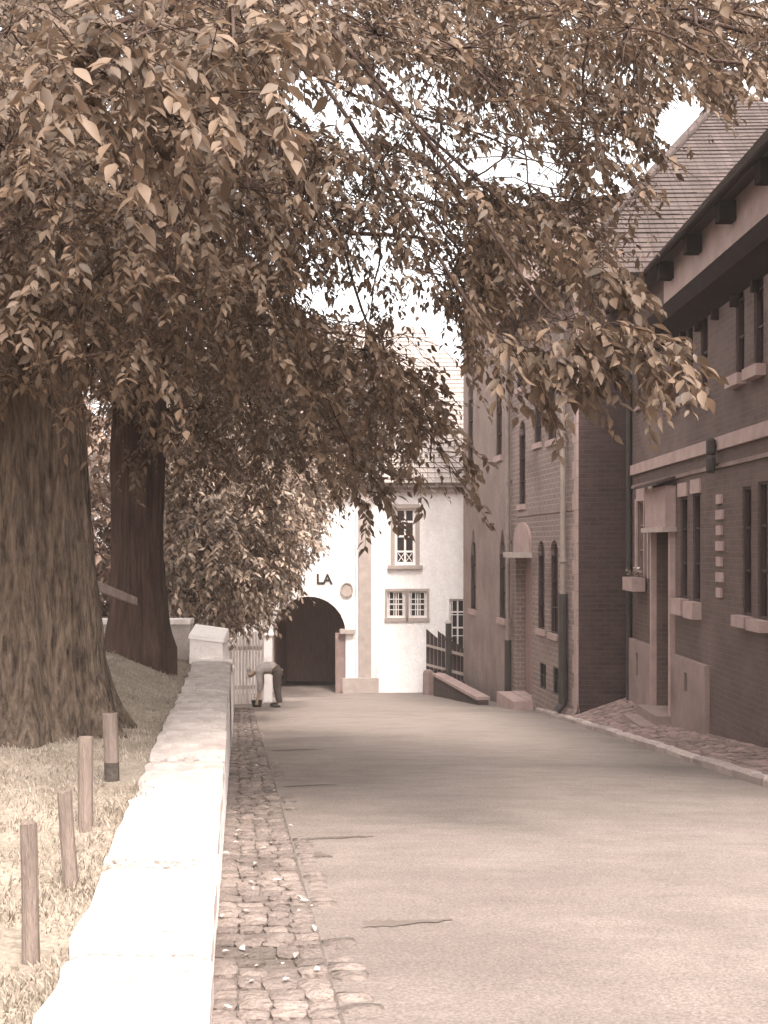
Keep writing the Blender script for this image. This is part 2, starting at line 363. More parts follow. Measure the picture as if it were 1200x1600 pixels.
# pavement in front of the right-hand houses
FX = lambda Y: 4.42 if Y < 20.1 else 3.54-.114*(Y-20.5)
def pz(s, Y):
    zk = road_z(Y)+.09; zh = max(zk+.05, EYE-2.69) if Y < 20.3 else road_z(Y)+.2
    return zk+(zh-zk)*s
mb = MB()
setts(mb, lambda s, t: (lambda Y: (KX(Y)+.13+s*(4.42-KX(Y)-.12), Y, pz(s, Y)-.02))(8+t*12.25), 7, 66, h=.03, hj=.006)
setts(mb, lambda s, t: (lambda Y: (KX(Y)+.13+s*max(.02, FX(Y)-KX(Y)-.13), Y, pz(s, Y)-.02))(20.3+t*2.6), 2, 14, h=.03, hj=.01)
o = mb.build('pavement', m_pave); tag(o, kind='structure')
g = grid('pavement_bed', lambda y: [KX(y)+.1+t*(5.0-KX(y)) for t in lin(0, 1, 8)], lin(8, 23.5, 40), lambda x, y: pz(max(0, min(1, (x-KX(y))/(4.42-KX(y)))), y)-.035, m_earth); tag(g, kind='structure')
mb = MB(); Y = 8.0
while Y < 23.6:
    L = random.uniform(.38, .7); e = .012
    for_z = lambda y: road_z(y)+.10+random.uniform(-.012, .012)
    x0, x1 = KX(Y), KX(Y+L-e); j = random.uniform(-.012, .012); za, zb = for_z(Y), for_z(Y+L)
    lo = [(x0+j, Y, za-.3), (x0+.13+j, Y, za-.3), (x1+.13+j, Y+L-e, zb-.3), (x1+j, Y+L-e, zb-.3)]
    mid = [(a, b, c+.27) for a, b, c in lo]; c = .018
    hi = [(x0+j+c, Y+c, za), (x0+.13+j-c, Y+c, za), (x1+.13+j-c, Y+L-e-c, zb), (x1+j+c, Y+L-e-c, zb)]
    mb.box8(lo, mid); mb.box8(mid, hi); Y += L
o = mb.build('kerb', m_kerb); tag(o, kind='structure')

# low wall along the bank
W = thing('low_wall', (WX(6)-.2, 6, wall_top(6)-.6), 'long low whitewashed wall with wide flat coping between the grass bank and the gutter', 'wall')
mb = MB(); Ys = lin(-3, 14.0, 68)
rowz = []
for y in Ys:
    x = WX(y); zt = wall_top(y)-.13; zb = road_z(y)-.4
    j = .012*mn.noise(Vector((y*2, 1, 1)))
    rowz.append([(x-.43, y, zb), (x-.43, y, zt), (x-.015+j, y, zt), (x+.008, y, (zt+zb+.4)/2), (x+.02+j, y, zb)])
for a, b in zip(rowz, rowz[1:]):
    for k in range(4): mb.quad(a[k], a[k+1], b[k+1], b[k])
mb.quad(rowz[-1][4], rowz[-1][3], rowz[-1][1], rowz[-1][0])
mb.build('wall_face', m_wall, W)
y = -3.0; joints = [-3, -1.2, .4, 1.9, 3.05, 3.62, 4.65, 4.76, 5.9, 7.0, 8.2, 9.6, 10.9, 12.4, 14.0]
for y0, y1 in zip(joints, joints[1:]):
    mb = MB(); n = 7; top = []; rows = []; jz = random.uniform(-.012, .012); jx = random.uniform(-.012, .012)
    g0 = random.uniform(.014, .028)
    for i in range(n):
        y = y0+g0+(y1-y0-2*g0)*i/(n-1); r = []
        xr = WX(y)+.012+jx+.008*mn.noise(Vector((y*5, 2, 0))); xl = WX(y)-.455+.04*mn.noise(Vector((y*4, 7, 0)))
        e = .014 if i in (0, n-1) else 0
        for k in range(9):
            t = k/8; x = xl+(xr-xl)*t; z = wall_top(y)+jz+.010*mn.noise(Vector((x*5, y*5, 4)))-e-(.014 if k in (0, 8) else 0)-.02*max(0, mn.noise(Vector((x*2.5, y*2.5, 9)))-.25)
            r.append((x, y, z))
        rows.append([(xl, y, wall_top(y)-.125)]+r+[(xr, y, wall_top(y)-.128)])
    for a, b in zip(rows, rows[1:]):
        for k in range(len(a)-1): mb.quad(a[k], a[k+1], b[k+1], b[k])
    mb.add(rows[0], [tuple(range(len(rows[0])-1, -1, -1))]); mb.add(rows[-1], [tuple(range(len(rows[-1])))])
    mb.build('coping_slab', m_cap, W)
# descending continuation of the wall beside the road
W2 = thing('retaining_wall', (WX(18)-.2, 18, road_z(18)), 'white retaining wall running downhill from the wall corner to the picket fence', 'wall')
mb = MB(); rows = []
for y in lin(14.0, 25.4, 40):
    x = WX(y); zt = EYE-1.46+(-2.72+1.46)*((y-14)/11.4)**.8; zb = road_z(y)-.4
    rows.append([(x-.4, y, zb), (x-.4, y, zt), (x+.01, y, zt), (x+.03, y, zb)])
for a, b in zip(rows, rows[1:]):
    for k in range(3): mb.quad(a[k], a[k+1], b[k+1], b[k])
mb.add(rows[-1], [(0, 1, 2, 3)]); mb.build('wall_face', m_wall, W2)
mb = MB()
for a, b in zip(rows, rows[1:]):
    mb.box8([Vector(a[1])+Vector((-.03, 0, .002)), Vector(a[2])+Vector((.025, 0, .002)), Vector(b[2])+Vector((.025, 0, .002)), Vector(b[1])+Vector((-.03, 0, .002))],
            [Vector(a[1])+Vector((-.03, 0, .06)), Vector(a[2])+Vector((.025, 0, .06)), Vector(b[2])+Vector((.025, 0, .06)), Vector(b[1])+Vector((-.03, 0, .06))])
mb.build('coping', m_wall, W2)
# corner block and cross wall
cb = thing('corner_pillar', (WX(14.3)-.2, 14.3, EYE-1.5), 'squat white corner block with cap stone at the far end of the low wall', 'pillar')
mb = MB(); x0, x1 = WX(14.35)-.47, WX(14.35)-.03
mb.box8([(x0-.02, 14.02, EYE-2.7), (x1+.03, 14.02, EYE-2.7), (x1+.03, 14.6, EYE-2.7), (x0-.02, 14.6, EYE-2.7)], [(x0, 14.12, EYE-1.15), (x1-.03, 14.12, EYE-1.21), (x1-.03, 14.56, EYE-1.21), (x0, 14.56, EYE-1.15)]); mb.build('block', m_wall, cb)
mb = MB(); mb.box8([(x0-.02, 14.10, EYE-1.147), (x1-.005, 14.10, EYE-1.207), (x1-.005, 14.62, EYE-1.207), (x0-.02, 14.62, EYE-1.147)], [(x0-.01, 14.12, EYE-1.10), (x1-.02, 14.13, EYE-1.16), (x1-.02, 14.60, EYE-1.06), (x0-.01, 14.60, EYE-1.0)]); mb.build('cap_stone', m_wall, cb)
cw = thing('cross_wall', (-4, 14.7, EYE-1.2), 'low pale wall running left from the corner block behind the slimmer tree', 'wall')
mb = MB(); mb.box(-9, x0-.06, 14.5, 14.76, EYE-2.3, EYE-1.0); mb.build('wall_face', m_cap, cw)
mb = MB(); mb.box(-9, x0-.06, 14.46, 14.8, EYE-.997, EYE-.935); mb.build('coping', m_wall, cw)

# ------------------------------------------------------------------ white gatehouse
WH = Fac((0, 34.0), (1, 0), (0, -1)); GZ = EYE-4.6
wh = thing('white_house', (0, 34, GZ), 'white plastered house with an arched gateway closing the far end of the street', 'house')
R = WH.rect
hA = (*R(426, 932, 540, 1100)[:2], GZ-.1, R(426, 932, 540, 1100)[3], 'round', .5)
hA = (hA[0], hA[1], GZ-.1, hA[3], 'round', .5)
h1 = R(617, 794, 649, 882); h2 = R(605, 924, 633, 965); h3 = R(639, 924, 667, 965); h4 = R(702, 936, 729, 1018)
mb = MB(); ZE = EYE+1.86
WH.wall(mb, -9, 6, GZ-.3, ZE, [hA, h1+(None, .2), h2+(None, .22), h3+(None, .22), h4+(None, .2)])
mb.quad((6, 34, GZ-.3), (6, 43, GZ-.3), (6, 43, ZE), (6, 34, ZE)); mb.quad((-9, 43, GZ-.3), (-9, 34, GZ-.3), (-9, 34, ZE), (-9, 43, ZE)); mb.quad((6, 43, GZ-.3), (-9, 43, GZ-.3), (-9, 43, ZE), (6, 43, ZE))
mb.build('wall', m_white, wh)
o = window(WH, h1, wh, m_wood_white, .14, 2, (.13+.1, .5, .76), .075)
sb = MB(); a, b, c, d = h1; e = .13
for bx in ((a-e, a-.003, c-.02, d+.12), (b+.003, b+e, c-.02, d+.12)): WH.box(sb, *bx, .0, .03)
WH.box(sb, a-.003, b+.003, d+.003, d+.12, .0, .03); sb.build('surround', m_grey, o)
sb = MB(); WH.box(sb, a-.22, b+.22, c-.13, c-.023, -.1, .12); sb.build('sill', m_grey, o)
bb = MB()
for k in range(2):
    u0, u1 = a+.075+(b-a-.15)*k/2+.03, a+.075+(b-a-.15)*(k+1)/2-.03
    for (p, q) in (((u0, c+.09), (u1, c+.34)), ((u1, c+.09), (u0, c+.34))):
        bb.tube([WH.pt(*p, -.085), WH.pt(*q, -.085)], .014, 5)
bb.build('window_lattice', m_wood_white, o)
for h in (h2, h3):
    o = window(WH, h, wh, m_wood_white, .16, 2, (.5,), .05, (.08, .12, .05), m_grey, bars=4)
    a, b, c, d = h; sb = MB(); WH.box(sb, a-.07, a-.003, c, d+.08, 0, .025); WH.box(sb, b+.003, b+.07, c, d+.08, 0, .025); WH.box(sb, a-.003, b+.003, d+.003, d+.08, 0, .025); sb.build('surround', m_grey, o)
o = window(WH, h4, wh, m_wood_white, .14, 2, (.45, .75), .06, (.08, .12, .05), m_grey, bars=3)
# pilaster, cornice, plinths, buttress
mb = MB(); a, b, c, d = R(561, 790, 580, 1086); WH.box(mb, a, b, GZ-.3, ZE-.2, -.05, .22); mb.build('pilaster', m_grey, wh)
mb = MB(); a, b, c, d = R(556, 790, 562, 1086); WH.box(mb, a, b, GZ-.3, ZE-.2, -.05, .10); mb.build('pilaster_strip', m_white, wh)
mb = MB(); a, b, c, d = R(536, 1058, 592, 1086)
WH.box(mb, a, b, GZ-.3, d, .225, .34); mb.build('pilaster_base', m_grey, wh)
mb = MB(); a, b, c, d = R(590, 1000, 668, 1095); n = 10
for i in range(n):
    t0, t1 = i/n, (i+1)/n; z0, z1 = GZ-.3+(d-GZ+.3)*t0, GZ-.3+(d-GZ+.3)*t1; w0, w1 = .22*(1-t0)**1.2, .22*(1-t1)**1.2
    ua0, ua1 = a+.0, a-.12*t1; q = [WH.pt(a-.02, z0, w0), WH.pt(b, z0, w0), WH.pt(b, z1, w1), WH.pt(a-.02, z1, w1)]
    mb.quad(*q); mb.quad(WH.pt(a-.02, z0, 0), WH.pt(a-.02, z0, w0), WH.pt(a-.02, z1, w1), WH.pt(a-.02, z1, 0)); mb.quad(WH.pt(b, z0, w0), WH.pt(b, z0, 0), WH.pt(b, z1, 0), WH.pt(b, z1, w1))
mb.build('buttress', m_white, wh)
mb = MB(); WH.box(mb, -9.1, 6.1, ZE-.20, ZE-.06, -.05, .16); WH.box(mb, -9.2, 6.2, ZE-.057, ZE+.03, -.05, .34); mb.build('cornice', m_grey, wh)
mb = MB(); WH.box(mb, -9.2, 6.2, ZE+.032, ZE+.09, .1, .42); mb.build('gutter', m_pipe, wh)
# gateway: archivolt, imposts, piers, passage, gate
mb = MB(); out = Fac.outline(*hA[:4], 'round', 24)[2:]; cx = (hA[0]+hA[1])/2; zs = hA[3]-(hA[1]-hA[0])/2
ring = [(cx+(u-cx)*1.14, zs+(z-zs)*1.14) for u, z in out]
for i in range(len(out)-1):
    mb.box8([WH.pt(*out[i], 0), WH.pt(*ring[i], 0), WH.pt(*ring[i+1], 0), WH.pt(*out[i+1], 0)], [WH.pt(*out[i], .05), WH.pt(*ring[i], .05), WH.pt(*ring[i+1], .05), WH.pt(*out[i+1], .05)])
mb.build('arch_ring', m_white, wh)
mb = MB(); a, b, c, d = R(524, 990, 539, 1100); WH.box(mb, a, b, GZ-.3, d, -.46, -.02); mb.build('gate_pier', m_plinth, wh)
mb = MB(); a, b, c, d = R(531, 983, 554, 990); WH.box(mb, a, b, c+.003, d, -.3, .14); mb.build('impost', m_grey, wh)
mb = MB(); x0, x1 = hA[0]-.1, hA[1]+.1; zt = hA[3]+.15
mb.quad((x0, 34.5, GZ-.3), (x0, 40, GZ-.3), (x0, 40, zt), (x0, 34.5, zt)); mb.quad((x1, 40, GZ-.3), (x1, 34.5, GZ-.3), (x1, 34.5, zt), (x1, 40, zt)); mb.quad((x0, 34.5, zt), (x0, 40, zt), (x1, 40, zt), (x1, 34.5, zt)); mb.quad((x0, 40, GZ-.3), (x1, 40, GZ-.3), (x1, 40, zt), (x0, 40, zt))
mb.build('passage', m_passage, wh)
mb = MB(); a, b, c, d = R(532, 910, 552, 932); n = 20; cu, cz, r = (a+b)/2, (c+d)/2, (b-a)/2
mb.add([WH.pt(cu+r*math.cos(t*2*math.pi/n), cz+r*1.1*math.sin(t*2*math.pi/n), .04) for t in range(n)]+[WH.pt(cu+r*math.cos(t*2*math.pi/n), cz+r*1.1*math.sin(t*2*math.pi/n), 0) for t in range(n)],
       [tuple(range(n))]+[(i, i+n, (i+1) % n+n, (i+1) % n) for i in range(n)])
for t in range(n):
    t0, t1 = t*2*math.pi/n, (t+1)*2*math.pi/n
    f = lambda q, k, w: WH.pt(cu+r*k*math.cos(q), cz+r*k*1.1*math.sin(q), w)
    mb.box8([f(t0, .84, .042), f(t0, 1.02, .042), f(t1, 1.02, .042), f(t1, .84, .042)], [f(t0, .84, .07), f(t0, 1.02, .07), f(t1, 1.02, .07), f(t1, .84, .07)])
mb.build('plaque', m_grey, wh)
fc = bpy.data.curves.new('lettering', 'FONT'); fc.body = 'LA'; fc.size = .42; fc.extrude = .012; fc.offset = .012
to = bpy.data.objects.new('tmp', fc); COL.objects.link(to); bpy.context.view_layer.update()
me = bpy.data.meshes.new_from_object(to); bpy.data.objects.remove(to)
lt = bpy.data.objects.new('lettering', me); COL.objects.link(lt); me.materials.clear(); me.materials.append(m_letter)
u, z = WH.uv(494, 912); lt.parent = wh; lt.rotation_euler = (math.pi/2, 0, 0); lt.location = Vector((u, 33.985, z))-wloc(wh); lt['_w'] = (0, 0, 0)
# roof with hips, dormer
mb = MB(); RZ = EYE+7.6; ov = .45; e0 = ZE+.06
A, B, C_, D = (-9.4, 34-ov, e0), (6.4, 34-ov, e0), (6.4, 43+ov, e0), (-9.4, 43+ov, e0); R0, R1 = (-5.2, 38.5, RZ), (1.1, 38.5, RZ)
tiled(mb, A, R0, B, R1); tiled(mb, B, R1, C_, R1); tiled(mb, C_, R1, D, R0); tiled(mb, D, R0, A, R0)
o = mb.build('roof', m_tile_white, wh)
dm = MB(); u0, u1 = (622-600)*35.2/F, (652-600)*35.2/F; z0, z1 = EYE+(HOR-735)*35.2/F, EYE+(HOR-655)*35.2/F
dm.box(u0, u0+.09, 35.2, 38, z0-.4, z1); dm.box(u1-.09, u1, 35.2, 38, z0-.4, z1); dm.box(u0+.09, u1-.09, 35.22, 38, z0-.4, z0+.15); dm.box(u0+.09, u1-.09, 35.22, 38, z1-.1, z1)
d_ = dm.build('dormer', m_white, o)
dm = MB(); dm.quad((u0+.09, 35.3, z0), (u1-.09, 35.3, z0), (u1-.09, 35.3, z1), (u0+.09, 35.3, z1)); dm.build('pane', m_glass, d_)
um = (u0+u1)/2; dm = MB(); dm.box(um-.025, um+.025, 35.23, 35.29, z0+.15, z1-.1); dm.box(u0+.09, u1-.09, 35.24, 35.285, (z0+z1)/2, (z0+z1)/2+.04); dm.build('window_frame', m_wood_white, d_)
dm = MB()
for sg in (-1, 1):
    xo = um+sg*((u1-u0)/2+.12); tiled(dm, (xo, 35.05, z1-.03), (um, 35.05, z1+.42), (xo, 38, z1-.03), (um, 38, z1+.42), .2)
dm.add([(u0, 35.18, z1), (u1, 35.18, z1), (um, 35.18, z1+.36)], [(0, 1, 2)]); dm.build('dormer_roof', m_tile_white, d_)

# ------------------------------------------------------------------ middle house and the taller house beyond it
MD = Fac((3.54, 20.5), (-.114, 1), (-1, -.114)); MZ = road_z(32)-.6
def pipe(mb, fac, px, y_top, y_bot, r, w=.09):
    u, _ = fac.uv(px, 700); z0, z1 = fac.uv(px, y_bot)[1], fac.uv(px, y_top)[1]
    mb.tube([fac.pt(u, z0, w), fac.pt(u, z1, w)], r, 12); return u, z0, z1
def rectm(x0, y0, x1, y1, k=None, dep=.1): return MD.rect(x0, y0, x1, y1)+(k, dep)
mh = thing('brick_house', (3.54, 20.5, road_z(20.5)), 'two-storey grey-brown house with narrow arched windows, hipped tile roof and dark brick end wall', 'house')
u_split = MD.uv(799, 700)[0]; ME = EYE+4.95
H = [rectm(840, 845, 851, 983, 'round'), rectm(860, 844, 872, 990, 'round'), rectm(811, 657, 821, 788, 'round'), rectm(835, 584, 846, 692, 'round'), rectm(856, 578, 868, 687, 'round'), rectm(876, 572, 884.5, 682, 'round'),
     rectm(843, 1036, 853, 1077, None, .1), rectm(864, 1043, 874, 1086, None, .1), rectm(808, 540, 817, 606, 'round')]
dr = MD.rect(806, 866, 831, 1090); DR = (dr[0], dr[1], MZ, dr[3], None, .3)
mb = MB(); MD.wall(mb, 0, u_split, MZ, ME, H+[DR]); mb.build('wall', m_render, mh)
mb = MB(); c0 = MD.pt(0, 0); nb = Vector((.114*-1, 1, 0)); side = Vector((1, .0, 0))
# end wall facing the camera, plus hidden back
e1 = Vector((c0.x+11, c0.y-.35, 0))
mb.quad((c0.x, c0.y, MZ), (e1.x, e1.y, MZ), (e1.x, e1.y, ME), (c0.x, c0.y, ME))
back0, back1 = Vector((e1.x, e1.y)), Vector((MD.pt(u_split, 0).x+11, MD.pt(u_split, 0).y))
mb.quad((back0.x, back0.y, MZ), (back1.x, back1.y, MZ), (back1.x, back1.y, ME), (back0.x, back0.y, ME))
mb.build('end_wall', m_dbrick, mh)
for h in H[:6]+H[8:]: window(MD, h, mh, m_dark, .05, 1, (.33, .66), .03, (.05, .12, .05), m_sand)
for h in H[6:8]: window(MD, h, mh, m_iron, .05, 2, (.5,), .03, name='cellar_window')
# stone quoin strip on the corner
mb = MB(); q0 = MD.uv(897, 900)[0]; zq = MZ; i = 0
while zq < ME-.1:
    hq = random.uniform(.26, .36); ww = .05 if i % 2 else .085
    MD.box(mb, -.006, max(.1, q0*(.8 if i % 2 else 1.3)), zq, min(zq+hq-.008, ME-.02), -.02, .016); zq += hq; i += 1
mb.build('quoins', m_sand, mh)
# door
a, b, c, d = DR[:4]; zfl = MD.uv(818, 1086)[1]
mb = MB(); MD.box(mb, a+.004, b-.004, zfl, d-.004, -.27, -.22)
for k in range(3):
    z0 = zfl+.15+k*(d-zfl-.2)/3; MD.box(mb, a+.14, (a+b)/2-.05, z0, z0+(d-zfl)/3-.2, -.217, -.2); MD.box(mb, (a+b)/2+.05, b-.14, z0, z0+(d-zfl)/3-.2, -.217, -.2)
dd = mb.build('door', m_door, mh); mb = MB(); mb.tube([MD.pt(a+.16, zfl+1.02, -.2), MD.pt(a+.16, zfl+1.02, -.14), MD.pt(a+.26, zfl+1.02, -.14)], .014, 6); mb.build('handle', m_iron, dd)
mb = MB(); t = MD.rect(806, 816, 830, 864); n = 14; um, ru = (t[0]+t[1])/2, (t[1]-t[0])/2*1.05
pts = [(um+ru*math.cos(math.pi*i/n), t[2]+(t[3]-t[2])*(.35+.65*math.sin(math.pi*i/n))) for i in range(n+1)]; pts = [(um+ru, t[2]+.02)]+pts+[(um-ru, t[2]+.02)]
fr = [MD.pt(u, z, .05) for u, z in pts]; bk = [MD.pt(u, z, 0) for u, z in pts]; N = len(pts)
mb.add(fr+bk, [tuple(range(N))[::-1]]+[(i, (i+1) % N, (i+1) % N+N, i+N) for i in range(N)]); mb.build('door_head', m_sand, mh)
mb = MB(); MD.box(mb, t[0]-.08, t[1]+.08, t[2]-.1, t[2]+.017, 0, .28); mb.build('door_canopy', m_grey, mh)
mb = MB(); MD.box(mb, a-.12, b+.1, zfl-.35, zfl-.02, -.22, .42); MD.box(mb, a-.02, b+.02, zfl-.02, zfl-.004+.0, -.2, .1); mb.build('door_step', m_sand, mh)
# string course and sills line
mb = MB(); zs_ = MD.uv(850, 800)[1]; MD.box(mb, .35, u_split-.55, zs_-.04, zs_+.05, 0, .022); mb.build('string_course', m_render2, mh)
# downpipes
mb = MB(); u, z0, z1 = pipe(mb, MD, 887.5, 470, 928, .055, .1); mb.tube([MD.pt(u, z1, .1), MD.pt(u, z1+.25, .25), MD.pt(u, ME+.02, .3)], .055, 10)
for z in (z0+.6, (z0+z1)/2, z1-.8): mb.tube([MD.pt(u, z, .1), MD.pt(u, z+.07, .1)], .075, 12)
o = mb.build('downpipe', m_pipe, mh, smooth=False); o['label'] = 'pale zinc downpipe with dark cast lower length at the house corner'
ib = MB(); zg = MD.uv(888, 1100)[1]; ib.tube([MD.pt(u, z0, .1), MD.pt(u, zg, .1), MD.pt(u+.0, zg-.14, .22)], [.085, .085, .08], 12); ib.build('pipe_foot', m_iron, o)
mb = MB(); u2, z0, z1 = pipe(mb, MD, 800, 520, 1000, .05, .1)
for z in (z0+.4, z0+2.2, z0+3.6, z1-1.2): mb.tube([MD.pt(u2, z, .1), MD.pt(u2, z+.08, .1)], .08, 12)
o = mb.build('downpipe', m_pipe, mh); ib = MB(); zg = MD.uv(800, 1086)[1]; ib.tube([MD.pt(u2, z0, .1), MD.pt(u2, zg, .1), MD.pt(u2, zg-.1, .25)], .075, 12); ib.build('pipe_foot', m_iron, o)
# hipped roof
ov = .42; E0 = MD.pt(-ov, ME-.05, ov); E1 = MD.pt(u_split+.0, ME-.05, ov); K0 = Vector((e1.x+ov, e1.y-ov-.1, ME-.05)); K1 = Vector((back1.x+ov, back1.y, ME-.05))
RG0 = MD.pt(5.6, EYE+10.9, -5.4); RG1 = MD.pt(u_split+2, EYE+10.9, -5.4)
mb = MB(); tiled(mb, E0, RG0, E1, RG1); tiled(mb, K0, RG0, E0, RG0); tiled(mb, K1, RG1, K0, RG0); mb.tube([E0+Vector((0, 0, .06)), RG0+Vector((0, 0, .06)), RG1+Vector((0, 0, .06))], .09, 8)
rf = mb.build('roof', m_tile, mh)
mb = MB(); mb.quad(MD.pt(-ov, ME-.08, ov), MD.pt(-ov, ME-.08, -.0), MD.pt(u_split, ME-.08, 0), MD.pt(u_split, ME-.08, ov)); mb.quad(tuple(E0-Vector((0, 0, .03))), tuple(K0-Vector((0, 0, .03))), (e1.x+ov, e1.y, ME-.08), MD.pt(-ov, ME-.08, 0)); mb.build('soffit', m_dark, rf)
mb = MB(); mb.tube([MD.pt(-ov, ME-.08, ov+.05), MD.pt(u_split, ME-.05, ov+.05)], .07, 10); mb.build('roof_gutter', m_pitch, rf)
mb = MB(); q = P(1126, 170, 27.2); mb.box(q.x-.22, q.x+.4, q.y-.35, q.y+.35, EYE+9.6, EYE+11.3); mb.box(q.x-.27, q.x+.45, q.y-.4, q.y+.4, EYE+11.303, EYE+11.42); mb.build('chimney', m_dbrick, rf)

th = thing('tall_house', (2.26, 31.7, road_z(31)), 'taller plain rendered house behind the arched-window house, next to the white gatehouse', 'house')
u_end = MD.uv(724, 700)[0]; TE = EYE+7.7
HT = [rectm(735, 826, 744, 952, 'point'), rectm(780, 826, 790, 966, 'point'), rectm(731, 600, 739.5, 726, 'round'), rectm(775, 586, 784.5, 712, 'round'), rectm(733, 455, 740.5, 530, 'round'), rectm(776, 430, 785, 505, 'round')]
mb = MB(); MD.wall(mb, u_split, u_end, MZ, TE, HT)
pa, pb_ = MD.pt(u_split, 0), MD.pt(u_end, 0)
mb.quad((pa.x+.02, pa.y, MZ+3), (pa.x+7, pa.y, MZ+3), (pa.x+7, pa.y, TE), (pa.x, pa.y, TE)); mb.quad((pb_.x+7, pb_.y, MZ), (pb_.x, pb_.y, MZ), (pb_.x, pb_.y, TE), (pb_.x+7, pb_.y, TE)); mb.quad((pa.x+7, pa.y, MZ), (pb_.x+7, pb_.y, MZ), (pb_.x+7, pb_.y, TE), (pa.x+7, pa.y, TE))
mb.build('wall', m_render2, th)
for h in HT: window(MD, h, th, m_dark, .05, 1, (.33, .66), .03, (.06, .14, .06), m_sand)
mb = MB(); ov = .35
a0, a1 = MD.pt(u_split-ov, TE-.05, ov), MD.pt(u_end+ov, TE-.05, ov); r0, r1 = MD.pt(u_split-ov, TE+.6, -3.5), MD.pt(u_end+ov, TE+.6, -3.5); b0, b1 = MD.pt(u_split-ov, TE-.05, -7.4), MD.pt(u_end+ov, TE-.05, -7.4)
tiled(mb, a0, r0, a1, r1); tiled(mb, b1, r1, b0, r0)
for u in (u_split, u_end): mb.add([MD.pt(u, TE, 0), MD.pt(u, TE, -7), MD.pt(u, TE+.5, -3.5)], [(0, 1, 2)])
mb.build('roof', m_tile, th)
# ground apron, low ramp wall, board fence and stone posts before the tall house
rw = thing('ramp_wall', MD.pt(u_split+1, road_z(28), 1.0), 'low dark brick ramp wall with a pale sloping coping before the tall house', 'wall')
mb = MB(); ua, ub = MD.uv(801, 900)[0]+.3, MD.uv(725, 900)[0]-.2
wpt = lambda u, z, w: MD.pt(u, z, w)
za, zb = EYE+(HOR-1093)*26/F, EYE+(HOR-1062)*30.4/F
mb.box8([wpt(ua, MZ, .75), wpt(ua, MZ, .5), wpt(ub, MZ, .65), wpt(ub, MZ, .9)], [wpt(ua, za, .75), wpt(ua, za, .5), wpt(ub, zb, .65), wpt(ub, zb, .9)]); mb.build('wall_face', m_dbrick, rw)
mb = MB(); mb.box8([wpt(ua, za+.003, .79), wpt(ua, za+.003, .46), wpt(ub, zb+.003, .61), wpt(ub, zb+.003, .94)], [wpt(ua, za+.07, .79), wpt(ua, za+.07, .46), wpt(ub, zb+.07, .61), wpt(ub, zb+.07, .94)]); mb.build('coping', m_sand, rw)
bf = thing('board_fence', (1.4, 32.6, road_z(32.6)), 'dark close-boarded fence stepping up beside the tall house', 'fence')
mb = MB(); pts = [(666, 985), (672, 990), (678, 995), (684, 988), (690, 992), (696, 997), (702, 1000), (708, 1004), (714, 1008), (720, 1012)]
for i, (px, py) in enumerate(pts):
    Yd = 33.0-.05*i; x0, x1 = (px-600)*Yd/F, (px+5.7-600)*Yd/F; zt = EYE+(HOR-py)*Yd/F; mb.box8([(x0, Yd, GZ), (x1, Yd, GZ), (x1, Yd+.03, GZ), (x0, Yd+.03, GZ)], [(x0, Yd, zt+.05), (x1, Yd, zt-.04), (x1, Yd+.03, zt-.04), (x0, Yd+.03, zt+.05)])
mb.build('boards', m_dark, bf)
for z in (1010, 1040):
    mb = MB(); mb.box8([P(666, z, 32.9), P(724, z+16, 32.3), P(724, z+16, 32.36), P(666, z, 32.96)], [P(666, z-4, 32.9), P(724, z+11, 32.3), P(724, z+11, 32.36), P(666, z-4, 32.96)]); mb.build('rail', m_board, bf)
gp = thing('gate_post', P(701, 1080, 32), 'tall dark gate post with pale cap by the barred window', 'post')
mb = MB(); c = P(701, 1080, 32.0); mb.tube([(c.x, c.y, GZ), (c.x, c.y, P(701, 974, 32).z)], .09, 10); mb.tube([(c.x, c.y, P(701, 1000, 32).z), (c.x, c.y, P(701, 996, 32).z)], .12, 10); mb.build('shaft', m_iron, gp)
mb = MB(); z = P(701, 974, 32).z+.002; mb.tube([(c.x, c.y, z), (c.x, c.y, z+.05), (c.x, c.y, z+.1)], [.12, .1, .03], 10); mb.build('cap', m_grey, gp)
def stone_post(px0, px1, pyt, pyb, Yd, label, m, nm='stone_post'):
    a, b = P(px0, pyb, Yd), P(px1, pyt, Yd); o = thing(nm, ((a.x+b.x)/2, Yd, a.z), label, 'post', 'small stone posts by the fence'); w = (b.x-a.x)/2; cx = (a.x+b.x)/2; mb = MB()
    n = 10; pr = [(w, a.z-.2), (w*.96, a.z+.15), (w*.88, b.z-.1), (w*.7, b.z-.03), (w*.25, b.z)]
    mb.tube([(cx, Yd, z) for _, z in pr], [r for r, _ in pr], 8); mb.build('shaft', m, o, smooth=False)
stone_post(660, 679, 1046, 1086, 32.2, 'broad round-topped stone post at the foot of the white wall', m_plinth)
stone_post(680, 693, 1050, 1086, 31.9, 'slimmer stone post beside the round-topped one', m_plinth)
ft = thing('water_pump', P(697, 1086, 31.4), 'small dark iron standpipe with a pale bowl in front of the board fence', 'pump')
c = P(694, 1086, 31.4); mb = MB(); mb.tube([(c.x, c.y, GZ), (c.x, c.y, c.z+.7)], .06, 8); mb.tube([(c.x, c.y, c.z+.6), (c.x+.12, c.y-.1, c.z+.62), (c.x+.14, c.y-.12, c.z+.5)], .035, 6); mb.build('stand', m_iron, ft)
mb = MB(); mb.tube([(c.x, c.y-.2, c.z+.05), (c.x, c.y-.2, c.z+.18), (c.x, c.y-.2, c.z+.26)], [.1, .16, .19], 10); mb.build('bowl', m_grey, ft)
mb = MB(); c = P(722, 1086, 30.6); mb.tube([(c.x, c.y, c.z-.2), (c.x, c.y, c.z+.3), (c.x, c.y, c.z+.4)], [.1, .1, .05], 8); o = mb.build('bollard', m_iron, None, (c.x, c.y, c.z)); tag(o, 'short dark bollard where the ramp wall begins', 'bollard')

